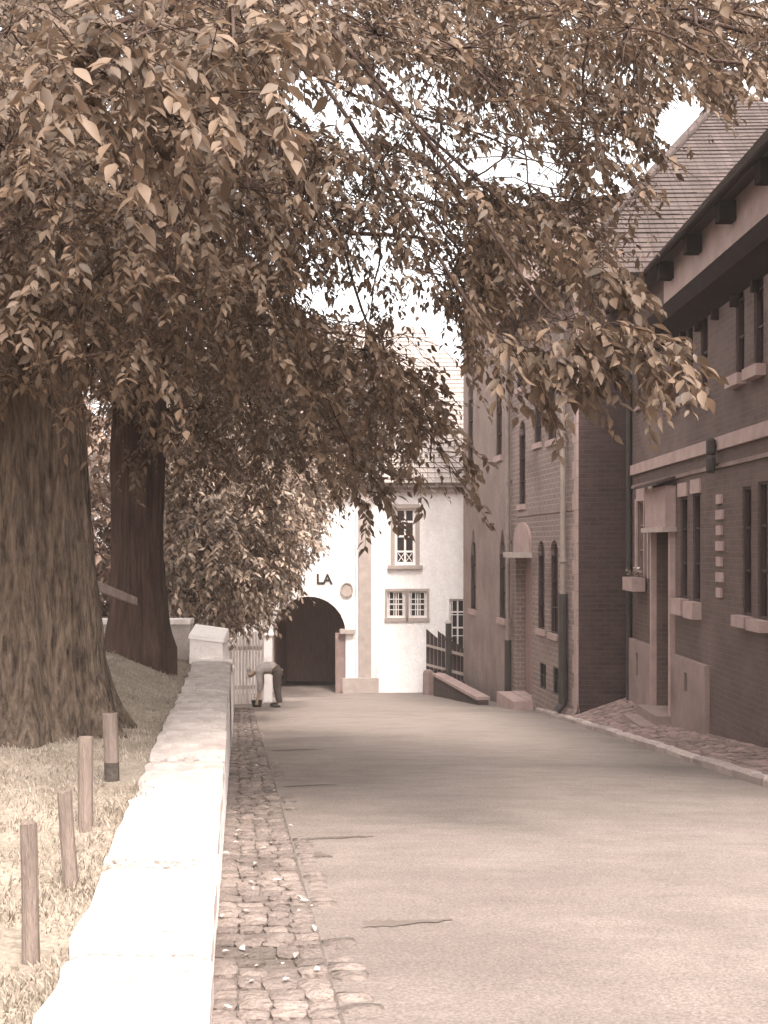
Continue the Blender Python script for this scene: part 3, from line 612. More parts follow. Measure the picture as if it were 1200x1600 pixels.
# ------------------------------------------------------------------ right-hand house
RH = Fac((4.42, 20.05), (0, -1), (-1, 0)); RB = EYE-3.2
rh = thing('town_house', (4.42, 16, EYE-2.69), 'dark brown brick house with jettied eaves, boarded porch and narrow sash windows at right', 'house')
def rr(x0, y0, x1, y1, k=None, dep=.1): return RH.rect(x0, y0, x1, y1)+(k, dep)
RE = EYE+4.35
W1 = [rr(997, 783, 1008, 901), rr(1016, 778, 1023.5, 904)]
W2_ = [rr(1063, 776, 1074, 935), rr(1083, 771, 1094, 940)]
W3 = [rr(1052, 470, 1061, 625), rr(1073, 455, 1083, 617), rr(1095, 440, 1106, 608)]
W4 = [rr(996, 545, 1001, 636), rr(1011, 535, 1017, 632), rr(1027, 525, 1033, 628)]
SL = [rr(999.5, 1020, 1003, 1056, None, .1), rr(1076, 1051, 1081, 1081, None, .1)]
W5 = [rr(1160, 760, 1174, 962), rr(1184, 752, 1199, 968), rr(1150, 410, 1163, 586), rr(1178, 392, 1193, 572)]
dR = RH.rect(1026, 832, 1053, 1110); DRR = (dR[0], dR[1], RB, dR[3], None, .3)
mb = MB(); RH.wall(mb, 0, 12.5, RB, RE, W1+W2_+W3+W4+SL+W5+[DRR]); mb.build('wall', m_rbrick, rh)
mb = MB(); mb.quad((4.42, 20.05, RB), (12.6, 20.05, RB), (12.6, 20.05, RE), (4.42, 20.05, RE)); mb.quad((12.6, 7.55, RB), (4.42, 7.55, RB), (4.42, 7.55, RE), (12.6, 7.55, RE)); mb.quad((12.6, 20.05, RB), (12.6, 7.55, RB), (12.6, 7.55, RE), (12.6, 20.05, RE)); mb.build('side_wall', m_dbrick, rh)
for h in W1: window(RH, h, rh, m_door, .05, 1, (.35, .68), .035)
for h in W2_: window(RH, h, rh, m_dark, .05, 1, (.35, .68), .035, (.07, .24, .13), m_sand)
for h in W3: window(RH, h, rh, m_dark, .05, 1, (.35, .68), .035, (.08, .12, .14), m_kerb)
for h in W4: window(RH, h, rh, m_dark, .05, 1, (.5,), .03, (.03, .06, .06), m_sand)
for h in W5: window(RH, h, rh, m_dark, .05, 1, (.35, .68), .035, (.08, .14, .12), m_sand)
for h in SL: window(RH, h, rh, m_iron, .04, 1, (.5,), .015, name='cellar_slit')
# light jambs of the far windows, lintels of the near ones
mb = MB()
for (a, b, c, d, *_k) in W1:
    RH.box(mb, a-.11, a-.002, c, d+.05, 0, .035); RH.box(mb, b+.002, b+.06, c, d+.05, 0, .035); RH.box(mb, a-.002, b+.002, d+.003, d+.26, 0, .035)
mb.build('window_jambs', m_sand, rh)
mb = MB()
for (a, b, c, d, *_k) in W2_: RH.box(mb, a-.06, b+.06, d+.003, d+.2, 0, .03)
mb.build('lintels', m_sand, rh)
# band, plinth, quoins
zb0, zb1 = RH.uv(1055, 724)[1], RH.uv(1055, 706)[1]
mb = MB(); RH.box(mb, 0, 12.5, zb0, zb1, 0, .05); mb.build('string_course', m_sand, rh)
mb = MB(); zc = RH.uv(1055, 748)[1]; RH.box(mb, 0, 12.5, zc, zc+.05, 0, .03); mb.build('moulding', m_plinth, rh)
zp = RH.uv(1050, 1019)[1]; ud0, ud1 = DRR[0]-.07, DRR[1]+.07; up = RH.uv(1109, 1030)[0]
sl = sorted(SL, key=lambda h: h[0])
for (u0, u1, h) in ((0, ud0, sl[0]), (ud1, up, sl[1])):
    mb = MB(); a, b, c, d = h[:4]
    RH.box(mb, u0, a, RB, zp, 0, .07); RH.box(mb, b, u1, RB, zp, 0, .07); RH.box(mb, a, b, RB, c, 0, .07); RH.box(mb, a, b, d, zp, 0, .07)
    mb.build('plinth', m_plinth, rh)
mb = MB(); q0 = RH.uv(1121, 800)[0]
for i in range(7):
    z = EYE-.66+i*.205; RH.box(mb, q0+(.0 if i % 2 else .02), q0+(.30 if i % 2 else .24), z, z+.125, 0, .03)
mb.build('quoins', m_sand, rh)
# door and its boarded porch head
a, b, c, d = DRR[:4]; zf = RH.uv(1040, 1110)[1]
mb = MB(); RH.box(mb, a+.005, b-.005, zf, d-.005, -.28, -.2)
for k in range(6): RH.box(mb, a+.03+(b-a-.06)*k/6+.008, a+.03+(b-a-.06)*(k+1)/6-.008, zf+.1, d-.1, -.197, -.175)
dd = mb.build('door', m_door, rh); mb = MB(); mb.tube([RH.pt(a+.14, zf+1.05, -.175), RH.pt(a+.14, zf+1.05, -.11), RH.pt(a+.25, zf+1.05, -.11)], .015, 6); mb.build('handle', m_iron, dd)
mb = MB(); RH.box(mb, a-.09, a-.002, RB, d, 0, .09); RH.box(mb, b+.002, b+.09, RB, d, 0, .09); mb.build('door_jambs', m_sand, rh)
ph = RH.rect(1024, 762, 1054, 829); zt = ph[3]
mb = MB(); n = 7
for k in range(n):
    u0, u1 = a-.12+(b-a+.24)*k/n, a-.12+(b-a+.24)*(k+1)/n; RH.box(mb, u0+.004, u1-.004, d+.08, zt, .003, .16)
pc = mb.build('porch_panel', m_sand, rh)
mb = MB(); RH.box(mb, a-.17, b+.17, d+.003, d+.077, .003, .22); mb.build('ledge', m_kerb, pc)
mb = MB(); u0, u1 = a-.2, b+.2
mb.box8([RH.pt(u0, zt+.003, .32), RH.pt(u1, zt+.003, .32), RH.pt(u1, zt+.10, .003), RH.pt(u0, zt+.10, .003)], [RH.pt(u0, zt+.05, .32), RH.pt(u1, zt+.05, .32), RH.pt(u1, zt+.15, .003), RH.pt(u0, zt+.15, .003)]); mb.build('porch_roof', m_dark, pc)
mb = MB(); RH.box(mb, a-.1, b+.1, RB, zf-.004, -.28, .30); RH.box(mb, a-.04, b+.2, RB, zf-.14, .303, .55); mb.build('door_step', m_plinth, rh)
# dark pent eave, plaster frieze and brackets, roof
zo = EYE+3.57; u0p = 1.55
mb = MB()
mb.box8([RH.pt(u0p, zo-.42, .003), RH.pt(u0p, zo-.22, .27), RH.pt(12.5, zo-.22, .27), RH.pt(12.5, zo-.42, .003)][::-1], [RH.pt(u0p, zo+.13, .003), RH.pt(u0p, zo, .31), RH.pt(12.5, zo, .31), RH.pt(12.5, zo+.13, .003)][::-1])
pe = mb.build('pent_eave', m_pitch, rh)
for k in range(13):
    u = 2.0+k*.8; mb = MB(); RH.box(mb, u, u+.07, zo-.56, zo-.424, .003, .09); mb.build('eave_bracket', m_pitch, pe)
mb = MB(); RH.box(mb, 2.6, 12.5, zo+.135, RE, .0, .06); mb.build('frieze', m_sand, rh)
for k in range(7):
    u = 3.0+k*1.5; mb = MB(); RH.box(mb, u, u+.2, RE-.30, RE-.05, .063, .27); mb.build('rafter_end', m_pitch, rh)
ov = .3; mb = MB(); e0, e1_ = RH.pt(-.25, RE-.02, ov), RH.pt(13, RE-.02, ov); r0, r1 = RH.pt(-.25, RE+5.0, -4.1), RH.pt(13, RE+5.0, -4.1); k0, k1 = RH.pt(-.25, RE-.02, -8.8), RH.pt(13, RE-.02, -8.8)
tiled(mb, e0, r0, e1_, r1); tiled(mb, k1, r1, k0, r0)
for u in (0, 12.5): mb.add([RH.pt(u, RE, 0), RH.pt(u, RE, -8.18), RH.pt(u, RE+4.75, -4.1)], [(0, 1, 2)])
rf = mb.build('roof', m_tile, rh)
mb = MB(); mb.tube([RH.pt(-.25, RE-.08, ov+.06), RH.pt(13, RE-.06, ov+.03)], .05, 10); mb.build('roof_gutter', m_pitch, rf)
mb = MB(); mb.quad(RH.pt(-.25, RE-.06, ov), RH.pt(13, RE-.06, ov), RH.pt(13, RE-.001, .0), RH.pt(-.25, RE-.001, .0))
for s0, s1 in ((e0, r0),): mb.box8([Vector(s0)+Vector((0, .0, -.16)), Vector(r0)+Vector((0, 0, -.16)), Vector(r0)+Vector((0, .05, -.16)), Vector(s0)+Vector((0, .05, -.16))], [Vector(s0)+Vector((0, 0, .03)), Vector(r0)+Vector((0, 0, .03)), Vector(r0)+Vector((0, .05, .03)), Vector(s0)+Vector((0, .05, .03))])
mb.build('soffit', m_dark, rf)
mb = MB(); uw = RH.uv(1125, 712)[0]
for z in (712+14, 712-14): zz = RH.uv(1125, z)[1]; mb.tube([RH.pt(uw, zz-.11, .12), RH.pt(uw, zz-.08, .12), RH.pt(uw, zz+.08, .12), RH.pt(uw, zz+.11, .12)], [.04, .065, .065, .04], 10); mb.tube([RH.pt(uw, zz, .0), RH.pt(uw, zz, .12)], .02, 6)
mb.build('wall_bracket', m_iron, rh)
mb = MB(); mb.tube([RH.pt(.1, RB, .06), RH.pt(.1, RE-.2, .06)], .05, 10); mb.build('downpipe', m_iron, rh)
# flower box
fb = thing('flower_box', P(1006, 914, 18.9), 'small flower box with a white bloom on the sill left of the porch', 'planter')
a, b, c, d = W1[0][:4]; a2, b2 = a-.1, b+.17; mb = MB(); RH.box(mb, a2, b2, c-.24, c-.01, .036, .25); mb.build('box', m_sand, fb)
mb = MB()
for k in range(26):
    u = random.uniform(a2+.03, b2-.03); w = random.uniform(.06, .23); h = random.uniform(.03, .12); p = RH.pt(u, c+h, w)
    dv = Vector((random.uniform(-1, 1), random.uniform(-1, 1), .4)).normalized()*.05; s = dv.cross(Vector((0, 0, 1))).normalized()*.02; mb.add([p-dv, p+s, p+dv, p-s], [(0, 1, 2, 3)])
for k in range(5): u = a2+.05+k*.07; mb.tube([RH.pt(u, c-.01, .14), RH.pt(u+.01, c+.1, .15)], .004, 4)
mb.build('plant', m_leaf3, fb)
mb = MB(); q = RH.pt(b2-.08, c+.13, .17)
for k in range(9): t = k*2.399; v = Vector((math.cos(t)*.045, math.sin(t)*.045, .02)); s = v.cross(Vector((0, 0, 1))).normalized()*.03; mb.add([q, q+v*.6+s, q+v*1.5, q+v*.6-s+Vector((0, 0, .03))], [(0, 1, 2, 3)])
mb.build('bloom', m_wood_white, fb)

# ------------------------------------------------------------------ fence, gate pillar, posts, board
pf = thing('picket_fence', P(390, 1100, 26.8), 'pale upright board fence between the shrub and the arched gateway', 'fence')
mb = MB(); n = 15
for i in range(n):
    t = i/(n-1); px = 340+t*70; Yd = 26.3+t*1.2; x = (px-600)*Yd/F; zt = EYE+(HOR-(1004-20*t))*Yd/F+random.uniform(-.05, .05); zb = road_z(Yd)-.1; j = random.uniform(-.015, .015); w = .031
    mb.box8([(x-w, Yd+j, zb), (x+w, Yd+j, zb), (x+w, Yd+j+.025, zb), (x-w, Yd+j+.025, zb)], [(x-w+.004, Yd+j, zt), (x+w+.004, Yd+j, zt-.03), (x+w+.004, Yd+j+.025, zt-.03), (x-w+.004, Yd+j+.025, zt)])
mb.build('pickets', m_pale, pf)
for z in (.35, 1.3):
    mb = MB()
    a, b = Vector(((338-600)*26.36/F, 26.36, road_z(26.3)+z)), Vector(((411-600)*27.56/F, 27.56, road_z(27.5)+z)); mb.box8([a, b, b+Vector((0, .05, 0)), a+Vector((0, .05, 0))], [p+Vector((0, 0, .09)) for p in (a, b, b+Vector((0, .05, 0)), a+Vector((0, .05, 0)))]); mb.build('rail', m_board, pf)
gpi = thing('gate_pillar', P(419, 1095, 28.2), 'slim white gate pillar with rounded cap left of the archway', 'pillar')
c = P(419, 1095, 28.2); zt = P(419, 995, 28.2).z; mb = MB(); mb.box(c.x-.105, c.x+.105, c.y-.1, c.y+.1, c.z-.3, zt); mb.build('shaft', m_wall, gpi)
mb = MB(); mb.tube([(c.x, c.y, zt+.002+h) for h in (0, .05, .10, .17, .2)], [.14, .15, .14, .09, .02], 14); mb.build('cap', m_wall, gpi, smooth=True)
POSTS = [(162, 186, 1115, 1218, 'weathered stake nearest the big trunk, dark at its foot'), (121, 146, 1152, 1290, 'pale square stake standing second from the big trunk'), (95, 119, 1236, 1374, 'leaning weathered stake third from the big trunk'), (33, 61, 1286, 1484, 'thick weathered stake nearest the camera in the bank grass')]
for i, (x0, x1, yt, yb, lab) in enumerate(POSTS):
    Yd = 1.33*F/(yb-HOR); a, b = P(x0, yb, Yd), P(x1, yt, Yd); w = (b.x-a.x)/2*.92; cx = (a.x+b.x)/2; o = thing('wooden_post', (cx, Yd, a.z), lab, 'post', 'stakes in the bank grass'); mb = MB(); n = 9
    lean = (.018, .0, .035, .01)[i]; rows = []
    for k in range(10):
        t = k/9; z = a.z-.12+(b.z-a.z+.12)*t; r = []
        for s in range(12):
            an = 2*math.pi*s/12; sq = 1/max(abs(math.cos(an)), abs(math.sin(an)))**.6; q = w*sq*(1-.06*t)*(1+.1*mn.noise(Vector((math.cos(an)*2, math.sin(an)*2, z*4+i*9))))
            r.append((cx-lean*t+lean*.5+q*math.cos(an), Yd+q*math.sin(an), z+(.012*mn.noise(Vector((an, i, 3))) if k == 9 else 0)))
        rows.append(r)
    vs = [p for r in rows for p in r]; fs = [(k*12+s, k*12+(s+1) % 12, (k+1)*12+(s+1) % 12, (k+1)*12+s) for k in range(9) for s in range(12)]+[tuple(108+s for s in range(12))]
    if i == 0:
        ring = lambda r0, r1: ([p for r in rows[r0:r1+1] for p in r], [(k*12+q, k*12+(q+1) % 12, (k+1)*12+(q+1) % 12, (k+1)*12+q) for k in range(r1-r0) for q in range(12)])
        v_, f_ = ring(4, 9); mb.add(v_, f_+[tuple(60+q for q in range(12))]); mb.build('shaft', m_post, o)
        m2 = MB(); m2.add(*ring(0, 4)); ft_ = m2.build('foot', m_foot, o); ft_['label'] = 'dark foot of the stake'
    else: mb.add(vs, fs); mb.build('shaft', m_post, o)
bd = thing('wooden_board', P(170, 935, 10.5), 'pale weathered board sloping down between the two tree trunks', 'board')
a, b = P(112, 908, 9.2), P(212, 946, 12.1); mb = MB(); d = (b-a).normalized(); s = d.cross(Vector((0, 0, 1))).normalized()
mb.box8([a-s*.02, a+s*.02, b+s*.02, b-s*.02], [p+Vector((0, 0, .085)) for p in (a-s*.02, a+s*.02, b+s*.02, b-s*.02)]); mb.build('plank', m_board, bd)
mb = MB(); a2, b2 = P(150, 917, 10.3), P(180, 931, 11.2); mb.box8([a2-s*.06, a2-s*.025, b2-s*.025, b2-s*.06], [p+Vector((0, 0, .05)) for p in (a2-s*.06, a2-s*.025, b2-s*.025, b2-s*.06)]); mb.build('batten', m_pale, bd)

# ------------------------------------------------------------------ trees
def leaf_geo(base, ax, nr, L, Wd, five=True):
    base, ax, nr = (np.asarray(q) for q in (base, ax, nr)); ax = ax/np.linalg.norm(ax, axis=1, keepdims=True)
    sd = np.cross(nr, ax); sd /= np.linalg.norm(sd, axis=1, keepdims=True)+1e-9; nr = np.cross(ax, sd); L = L[:, None]; Wd = Wd[:, None]
    n = len(base); drop = nr*-.16*L
    tip = base+ax*L+drop; l = base+ax*L*.42+sd*Wd*.5+nr*L*.05; r = base+ax*L*.42-sd*Wd*.5+nr*L*.05
    if five:
        l1 = base+ax*L*.22+sd*Wd*.40+nr*L*.03; r1 = base+ax*L*.22-sd*Wd*.40+nr*L*.03; l2 = base+ax*L*.62+sd*Wd*.40+nr*L*.0; r2 = base+ax*L*.62-sd*Wd*.40+nr*L*.0
        m1 = base+ax*L*.30-nr*L*.035; m2 = base+ax*L*.66-nr*L*.07
        V = np.stack([base, l1, l, l2, tip, r2, r, r1, m1, m2], 1).reshape(-1, 3); o = np.arange(n)[:, None]*10
        T = [(0, 8, 1), (1, 8, 2), (2, 8, 9), (2, 9, 3), (3, 9, 4), (0, 7, 8), (7, 6, 8), (6, 9, 8), (6, 5, 9), (5, 4, 9)]
        Fc = np.concatenate([o+np.array([q]) for q in T], 0)
    else:
        V = np.stack([base, l, tip, r], 1).reshape(-1, 3); o = np.arange(n)[:, None]*4; Fc = np.concatenate([o+np.array([[0, 2, 1]]), o+np.array([[0, 3, 2]])], 0)
    return V, Fc
def poly_in(px, py, poly):
    inside = np.zeros(len(px), bool); n = len(poly)
    for i in range(n):
        x0, y0 = poly[i]; x1, y1 = poly[(i+1) % n]
        c = ((y0 > py) != (y1 > py)) & (px < (x1-x0)*(py-y0)/((y1-y0) if y1 != y0 else 1e-9)+x0); inside ^= c
    return inside
GAPS = [(640, 190, 265, 88, 14, .48), (500, 150, 85, 42, 38, .34), (640, 130, 80, 38, 20, .36), (590, 365, 150, 135, 0, .52), (665, 525, 60, 55, 20, .28), (520, 462, 80, 24, 0, .28), (1068, 190, 46, 42, -20, 0), (800, 258, 90, 30, 8, .2), (1000, 330, 60, 110, 35, .5), (1090, 300, 45, 110, 35, .1), (860, 480, 90, 50, -35, .6), (120, 48, 26, 12, 0, .2), (255, 628, 18, 10, 0, .1), (145, 628, 14, 14, 0, .1), (690, 715, 40, 45, 0, .4), (515, 905, 45, 40, 0, .05)]
def gap_ok(S, px, py):
    pr = np.ones(len(px))
    for cx, cy, rx, ry, an, p in GAPS:
        a = math.radians(an); dx, dy = px-cx, py-cy; u = (dx*math.cos(a)+dy*math.sin(a))/rx; v = (-dx*math.sin(a)+dy*math.cos(a))/ry
        d = u*u+v*v; w = np.clip((d-.55)/.8, 0, 1); pr = np.minimum(pr, p+(1-p)*w)
    cl = np.array([.5+.75*mn.noise(Vector(q)*4.5) for q in S.tolist()])
    rnd = np.clip(.32*cl+.68*RNG.random(len(px)), .001, .999)
    return (rnd < pr) | (pr > .985)
def ell(n, c, r, shell=.0):
    d = RNG.normal(size=(n, 3)); d /= np.linalg.norm(d, axis=1, keepdims=True); q = (shell+(1-shell)*RNG.random(n))**(1/2.2)
    return np.array(c)+d*q[:, None]*np.array(r)
def mask(S, poly, keep_out=True, gaps=True):   # prune the crown to its outline and its gaps
    px, py = proj(S); vis = (S[:, 1] > .5) & (px > -60) & (px < 1260) & (py > -60) & (py < 1660)
    ok = poly_in(px, py, poly)
    if gaps: ok &= gap_ok(S, px, py)
    return np.where(vis, ok, keep_out)
def sprays(S, centre, leafL, per, L, droop=.35, five=True):   # twigs with leaves: returns leaf arrays and twig end points
    n = len(S); out = S-np.array(centre); out /= np.linalg.norm(out, axis=1, keepdims=True)+1e-9
    d = out*np.array([1, 1, .4])+RNG.normal(size=(n, 3))*.55+np.array([0, 0, -droop]); d /= np.linalg.norm(d, axis=1, keepdims=True)
    Ls = L*RNG.uniform(.6, 1.3, n); k = np.arange(per); t = (k+.6)/per
    pos = S[:, None, :]+d[:, None, :]*(t[None, :]*Ls[:, None])[..., None]; pos[..., 2] -= (t[None, :]**2*Ls[:, None])*.28
    sd = np.cross(d, [0, 0, 1.]); sd /= np.linalg.norm(sd, axis=1, keepdims=True)+1e-6
    sg = np.where(k % 2 == 0, 1, -1)[None, :, None]
    ax = d[:, None, :]*.65+sd[:, None, :]*sg*.8+np.array([0, 0, -.45])+RNG.normal(size=(n, per, 3))*.28
    nr = np.array([0, 0, 1.])+RNG.normal(size=(n, per, 3))*.42+d[:, None, :]*.25
    LL = leafL*RNG.uniform(.5, 1.35, (n, per)); WW = LL*RNG.uniform(.36, .52, (n, per))
    pos += RNG.normal(size=pos.shape)*leafL*.12
    ends = S+d*Ls[:, None]; ends[:, 2] -= Ls*.28
    q = pos.reshape(-1, 3); px, py = proj(q); K = gap_ok(q, px, py) | (q[:, 1] < .5); sprays.keep = K.reshape(n, per).mean(1)
    return leaf_geo(q[K], ax.reshape(-1, 3)[K], nr.reshape(-1, 3)[K], LL.ravel()[K], WW.ravel()[K], five), ends
def kmeans(S, k):
    c = S[RNG.choice(len(S), k, replace=False)]
    for _ in range(6):
        a = np.argmin(((S[:, None, :]-c[None])**2).sum(2), 1)
        for i in range(k):
            if (a == i).any(): c[i] = S[a == i].mean(0)
    return c, a
def trunk_mesh(mb, path, rad, n=40, roots=0, flare=0., bumpy=.07, seed=0):
    path = [Vector(p) for p in path]; rings = []; m = 22 if roots else 10; pts = []; rs = []
    for i in range(len(path)-1):
        for k in range(m): t = k/m; pts.append(path[i].lerp(path[i+1], t)); rs.append(rad[i]+(rad[i+1]-rad[i])*t)
    pts.append(path[-1]); rs.append(rad[-1]); z0 = pts[0].z
    if roots: pts.insert(0, pts[0]+Vector((0, 0, -.4))); rs.insert(0, rs[0])
    for p, r in zip(pts, rs):
        ring = []
        for s in range(n):
            a = 2*math.pi*s/n; c, q = math.cos(a), math.sin(a); h = max(0, p.z-z0)
            nz = mn.noise(Vector((c*3.2+seed, q*3.2, h*.55)))*1.2+.7*mn.noise(Vector((c*8, q*8+seed, h*.9)))
            rg = (1-abs(mn.noise(Vector((c*9+seed, q*9, h*.8+1.3*c)))))**3+.5*(1-abs(mn.noise(Vector((c*19, q*19+seed, h*1.6)))))**3; rr_ = r*(1+bumpy*nz+(.085*(rg-.7) if roots else 0)); fl = flare*math.exp(-h/.42)*(.45+.55*max(0, math.cos(roots*a+seed+.6*math.sin(2*a))))if roots else 0
            ring.append((p.x+(rr_+fl)*c, p.y+(rr_+fl)*q, p.z))
        rings.append(ring)
    vs = [v for r in rings for v in r]; fs = [(i*n+s, i*n+(s+1) % n, (i+1)*n+(s+1) % n, (i+1)*n+s) for i in range(len(rings)-1) for s in range(n)]
    mb.add(vs, fs)
def limbs(mb, path, rad, S, ends, k, thick=.07, h_lo=.45, twigs=True, twig_r=.010):
    # main limbs leave the trunk, side branches leave the nearest limb, twigs leave the nearest side branch
    path = [np.array(p) for p in path]; tot = len(path)-1
    def on(t): i = min(int(t*tot), tot-1); f = t*tot-i; return path[i]*(1-f)+path[i+1]*f
    def curve(A, C, n, lift, wob):
        D = np.linalg.norm(C-A); M = (A+C)/2+np.array([0, 0, lift*D])+RNG.normal(size=3)*.07*D; ts = np.linspace(0, 1, n)[:, None]
        q = A*(1-ts)**2+M*2*ts*(1-ts)+C*ts**2; q[1:-1] += np.cumsum(RNG.normal(size=(n-2, 3)), 0)*wob*D*np.sin(np.pi*ts[1:-1]); return q
    c, _a = kmeans(S, k); zmin, zmax = c[:, 2].min(), c[:, 2].max(); L0 = []
    for i in range(k):
        t = h_lo+(1-h_lo)*(.15+.8*(c[i][2]-zmin)/(zmax-zmin+1e-6))*.9; A = on(t); cur = curve(A, c[i], 14, .14, .012); L0.append(cur[3:])
        mb.tube(cur, list(np.linspace(thick*(.5+.5*min(1, np.linalg.norm(c[i]-A)/4)), .012, 14)), 7, False)
    L0 = np.concatenate(L0); k1 = max(k, len(S)//26); c1, a1 = kmeans(S, k1)
    order = np.argsort([((L0-q)**2).sum(1).min() for q in c1]); pool = L0
    for i in order:
        idx = np.where(a1 == i)[0]
        if not len(idx): continue
        b = pool[np.argmin(((pool-c1[i])**2).sum(1))]; br = curve(b, c1[i], 9, .06, .02); pool = np.concatenate([pool, br[4:]])
        mb.tube(br, list(np.linspace(.011, .005, 9)), 5, False)
        for j in idx:
            d = ((br[2:]-S[j])**2).sum(1); p0 = br[2:][np.argmin(d)]; tw = curve(p0, S[j], 4, .05, .03)
            mb.tube(list(tw)+[ends[j]], [twig_r*q for q in (.5, .42, .36, .3, .12)], 3, False)
def tree(name, label, path, rad, S, leaf_m, bark_m, leafL, per, sprayL, k, roots=0, flare=0., five=True, thick=.07, seed=0, group=None, droop=.35, h_lo=.45, cat='tree', extra=None, twig_r=.01):
    root = thing(name, path[0], label, cat, group); mb = MB(); trunk_mesh(mb, path, rad, 150 if roots else 18, roots, flare, seed=seed, bumpy=.09 if roots else .06); mb.build('trunk', bark_m, root, smooth=True)
    ctr = np.array(path[-1])*.6+S.mean(0)*.4
    (V, Fc), ends = sprays(S, ctr, leafL, per, sprayL, droop, five)
    kp = sprays.keep > .3; mb = MB(); limbs(mb, path, rad, S[kp], ends[kp], k, thick, h_lo, twig_r=twig_r)
    if extra:
        for e in extra(mb): V, Fc = np.concatenate([V, e[0]]), np.concatenate([Fc, e[1]+len(V)])
    mb.build('branches', m_bark2, root, smooth=True); tri_mesh('crown', V, Fc, leaf_m, root)
    return root

T1P = [(-200, -400), (1500, -400), (1500, 100), (1140, 120), (1110, 150), (1040, 172), (1030, 220), (1050, 262), (1000, 330), (965, 370), (900, 420), (820, 450), (760, 500), (720, 580), (640, 640), (560, 660), (480, 640), (300, 620), (100, 600), (-200, 600)]
t1 = [P(42, 1150, 8.1), P(38, 900, 8.15), P(30, 650, 8.2), P(25, 430, 8.3), P(60, 150, 8.4), P(90, -150, 8.6), P(110, -400, 8.8)]
S = np.concatenate([ell(4200, (-.8, 8.2, EYE+4.4), (5.2, 3.7, 3.2)), ell(2100, (1.9, 7.8, EYE+3.6), (3.4, 3.0, 2.2)), ell(1500, (-2.6, 8.2, EYE+3.2), (3.2, 3.2, 2.2)), ell(900, (-2.4, 6.6, EYE+1.9), (1.7, 1.5, 1.2)), ell(900, (.3, 9.6, EYE+5.2), (3.0, 2.2, 2.4)), ell(1000, (-.1, 8.6, EYE+2.6), (1.7, 2.2, 1.4))])
S = S[(S[:, 1] > 4.6)]; S = S[mask(S, T1P)]
px, py = proj(S); S = S[~((S[:, 2] > EYE+.51*S[:, 1]) & (RNG.random(len(S)) < .93))]; print('T1', len(S))
def hang(mb):
    res = []
    def bough(pts, n, spread, r=.03, lo=.35, LL=.095, per=14, sl=.30, dp=.55):
        pts = np.array([tuple(p) for p in pts]); m = len(pts)-1; ts = np.linspace(0, 1, 30); cur = []
        for t in ts: i = min(int(t*m), m-1); f = t*m-i; cur.append(pts[i]*(1-f)+pts[i+1]*f)
        cur = np.array(cur)
        for _ in range(3): cur[1:-1] = (cur[:-2]+cur[1:-1]*2+cur[2:])/4
        mb.tube(cur, list(np.linspace(r*.6, .004, 30)), 6, False)
        i = RNG.integers(int(30*lo), 30, n); s = cur[i]+RNG.normal(size=(n, 3))*np.array(spread); (g, e) = sprays(s, cur[0], LL, per, sl, dp, True)
        for a, b, c in zip(cur[i], s, e): mb.tube([a, b, c], [.004, .003, .0015], 4, False)
        res.append(g)
    top = P(60, 150, 8.4)
    bough([top, P(420, -60, 7.2), P(700, 250, 6.8), P(850, 490, 6.5), P(960, 535, 6.4), P(1030, 560, 6.3)], 44, (.14, .22, .04), .03, .66)
    bough([top, P(420, 0, 7.4), P(640, 330, 7.0), P(760, 520, 6.8), P(850, 560, 6.7), P(915, 580, 6.6)], 30, (.13, .22, .05), .03, .62)
    bough([top, P(500, 60, 7.6), P(800, 330, 7.2), P(930, 440, 7.0), P(965, 445, 7)], 26, (.12, .2, .07), .03, .6)
    bough([top, P(480, 150, 8.2), P(560, 480, 8.6), P(640, 640, 8.8), P(700, 715, 8.9)], 34, (.16, .22, .08), .03, .6)
    bough([top, P(420, 250, 8.2), P(470, 520, 8.6), P(540, 690, 8.9), P(600, 770, 9.0)], 44, (.16, .24, .10), .03, .55)
    bough([P(90, -150, 8.6), P(250, -120, 6.2), P(260, 40, 5.0), P(150, 80, 4.6), P(80, 110, 4.5)], 44, (.14, .15, .05), .02, .5, .088)
    bough([P(90, -150, 8.6), P(350, -100, 6.2), P(370, 70, 5.2), P(300, 170, 4.9), P(270, 205, 4.8)], 44, (.14, .15, .06), .02, .5, .088)
    bough([P(90, -150, 8.6), P(420, -120, 6.4), P(450, 30, 5.6), P(400, 60, 5.3)], 34, (.16, .16, .05), .02, .5, .088)
    for q in ((560, 150), (760, 210), (540, 330)):
        bough([P(120, -260, 8.8), P(300, -120, 8.6), P((q[0]+300)/2, q[1]-60, 8.4), P(q[0], q[1], 8.2), P(q[0]+130, q[1]+70, 8.0)], 9, (.15, .3, .12), .035, .55)
    return res
tree('old_tree', 'massive old broadleaf tree with deeply ridged trunk and flaring roots at the left edge', t1, [.50, .48, .44, .40, .30, .2, .12], S, m_leaf, m_bark, .070, 18, .36, 11, roots=6, flare=.30, thick=.04, seed=2.0, extra=hang)

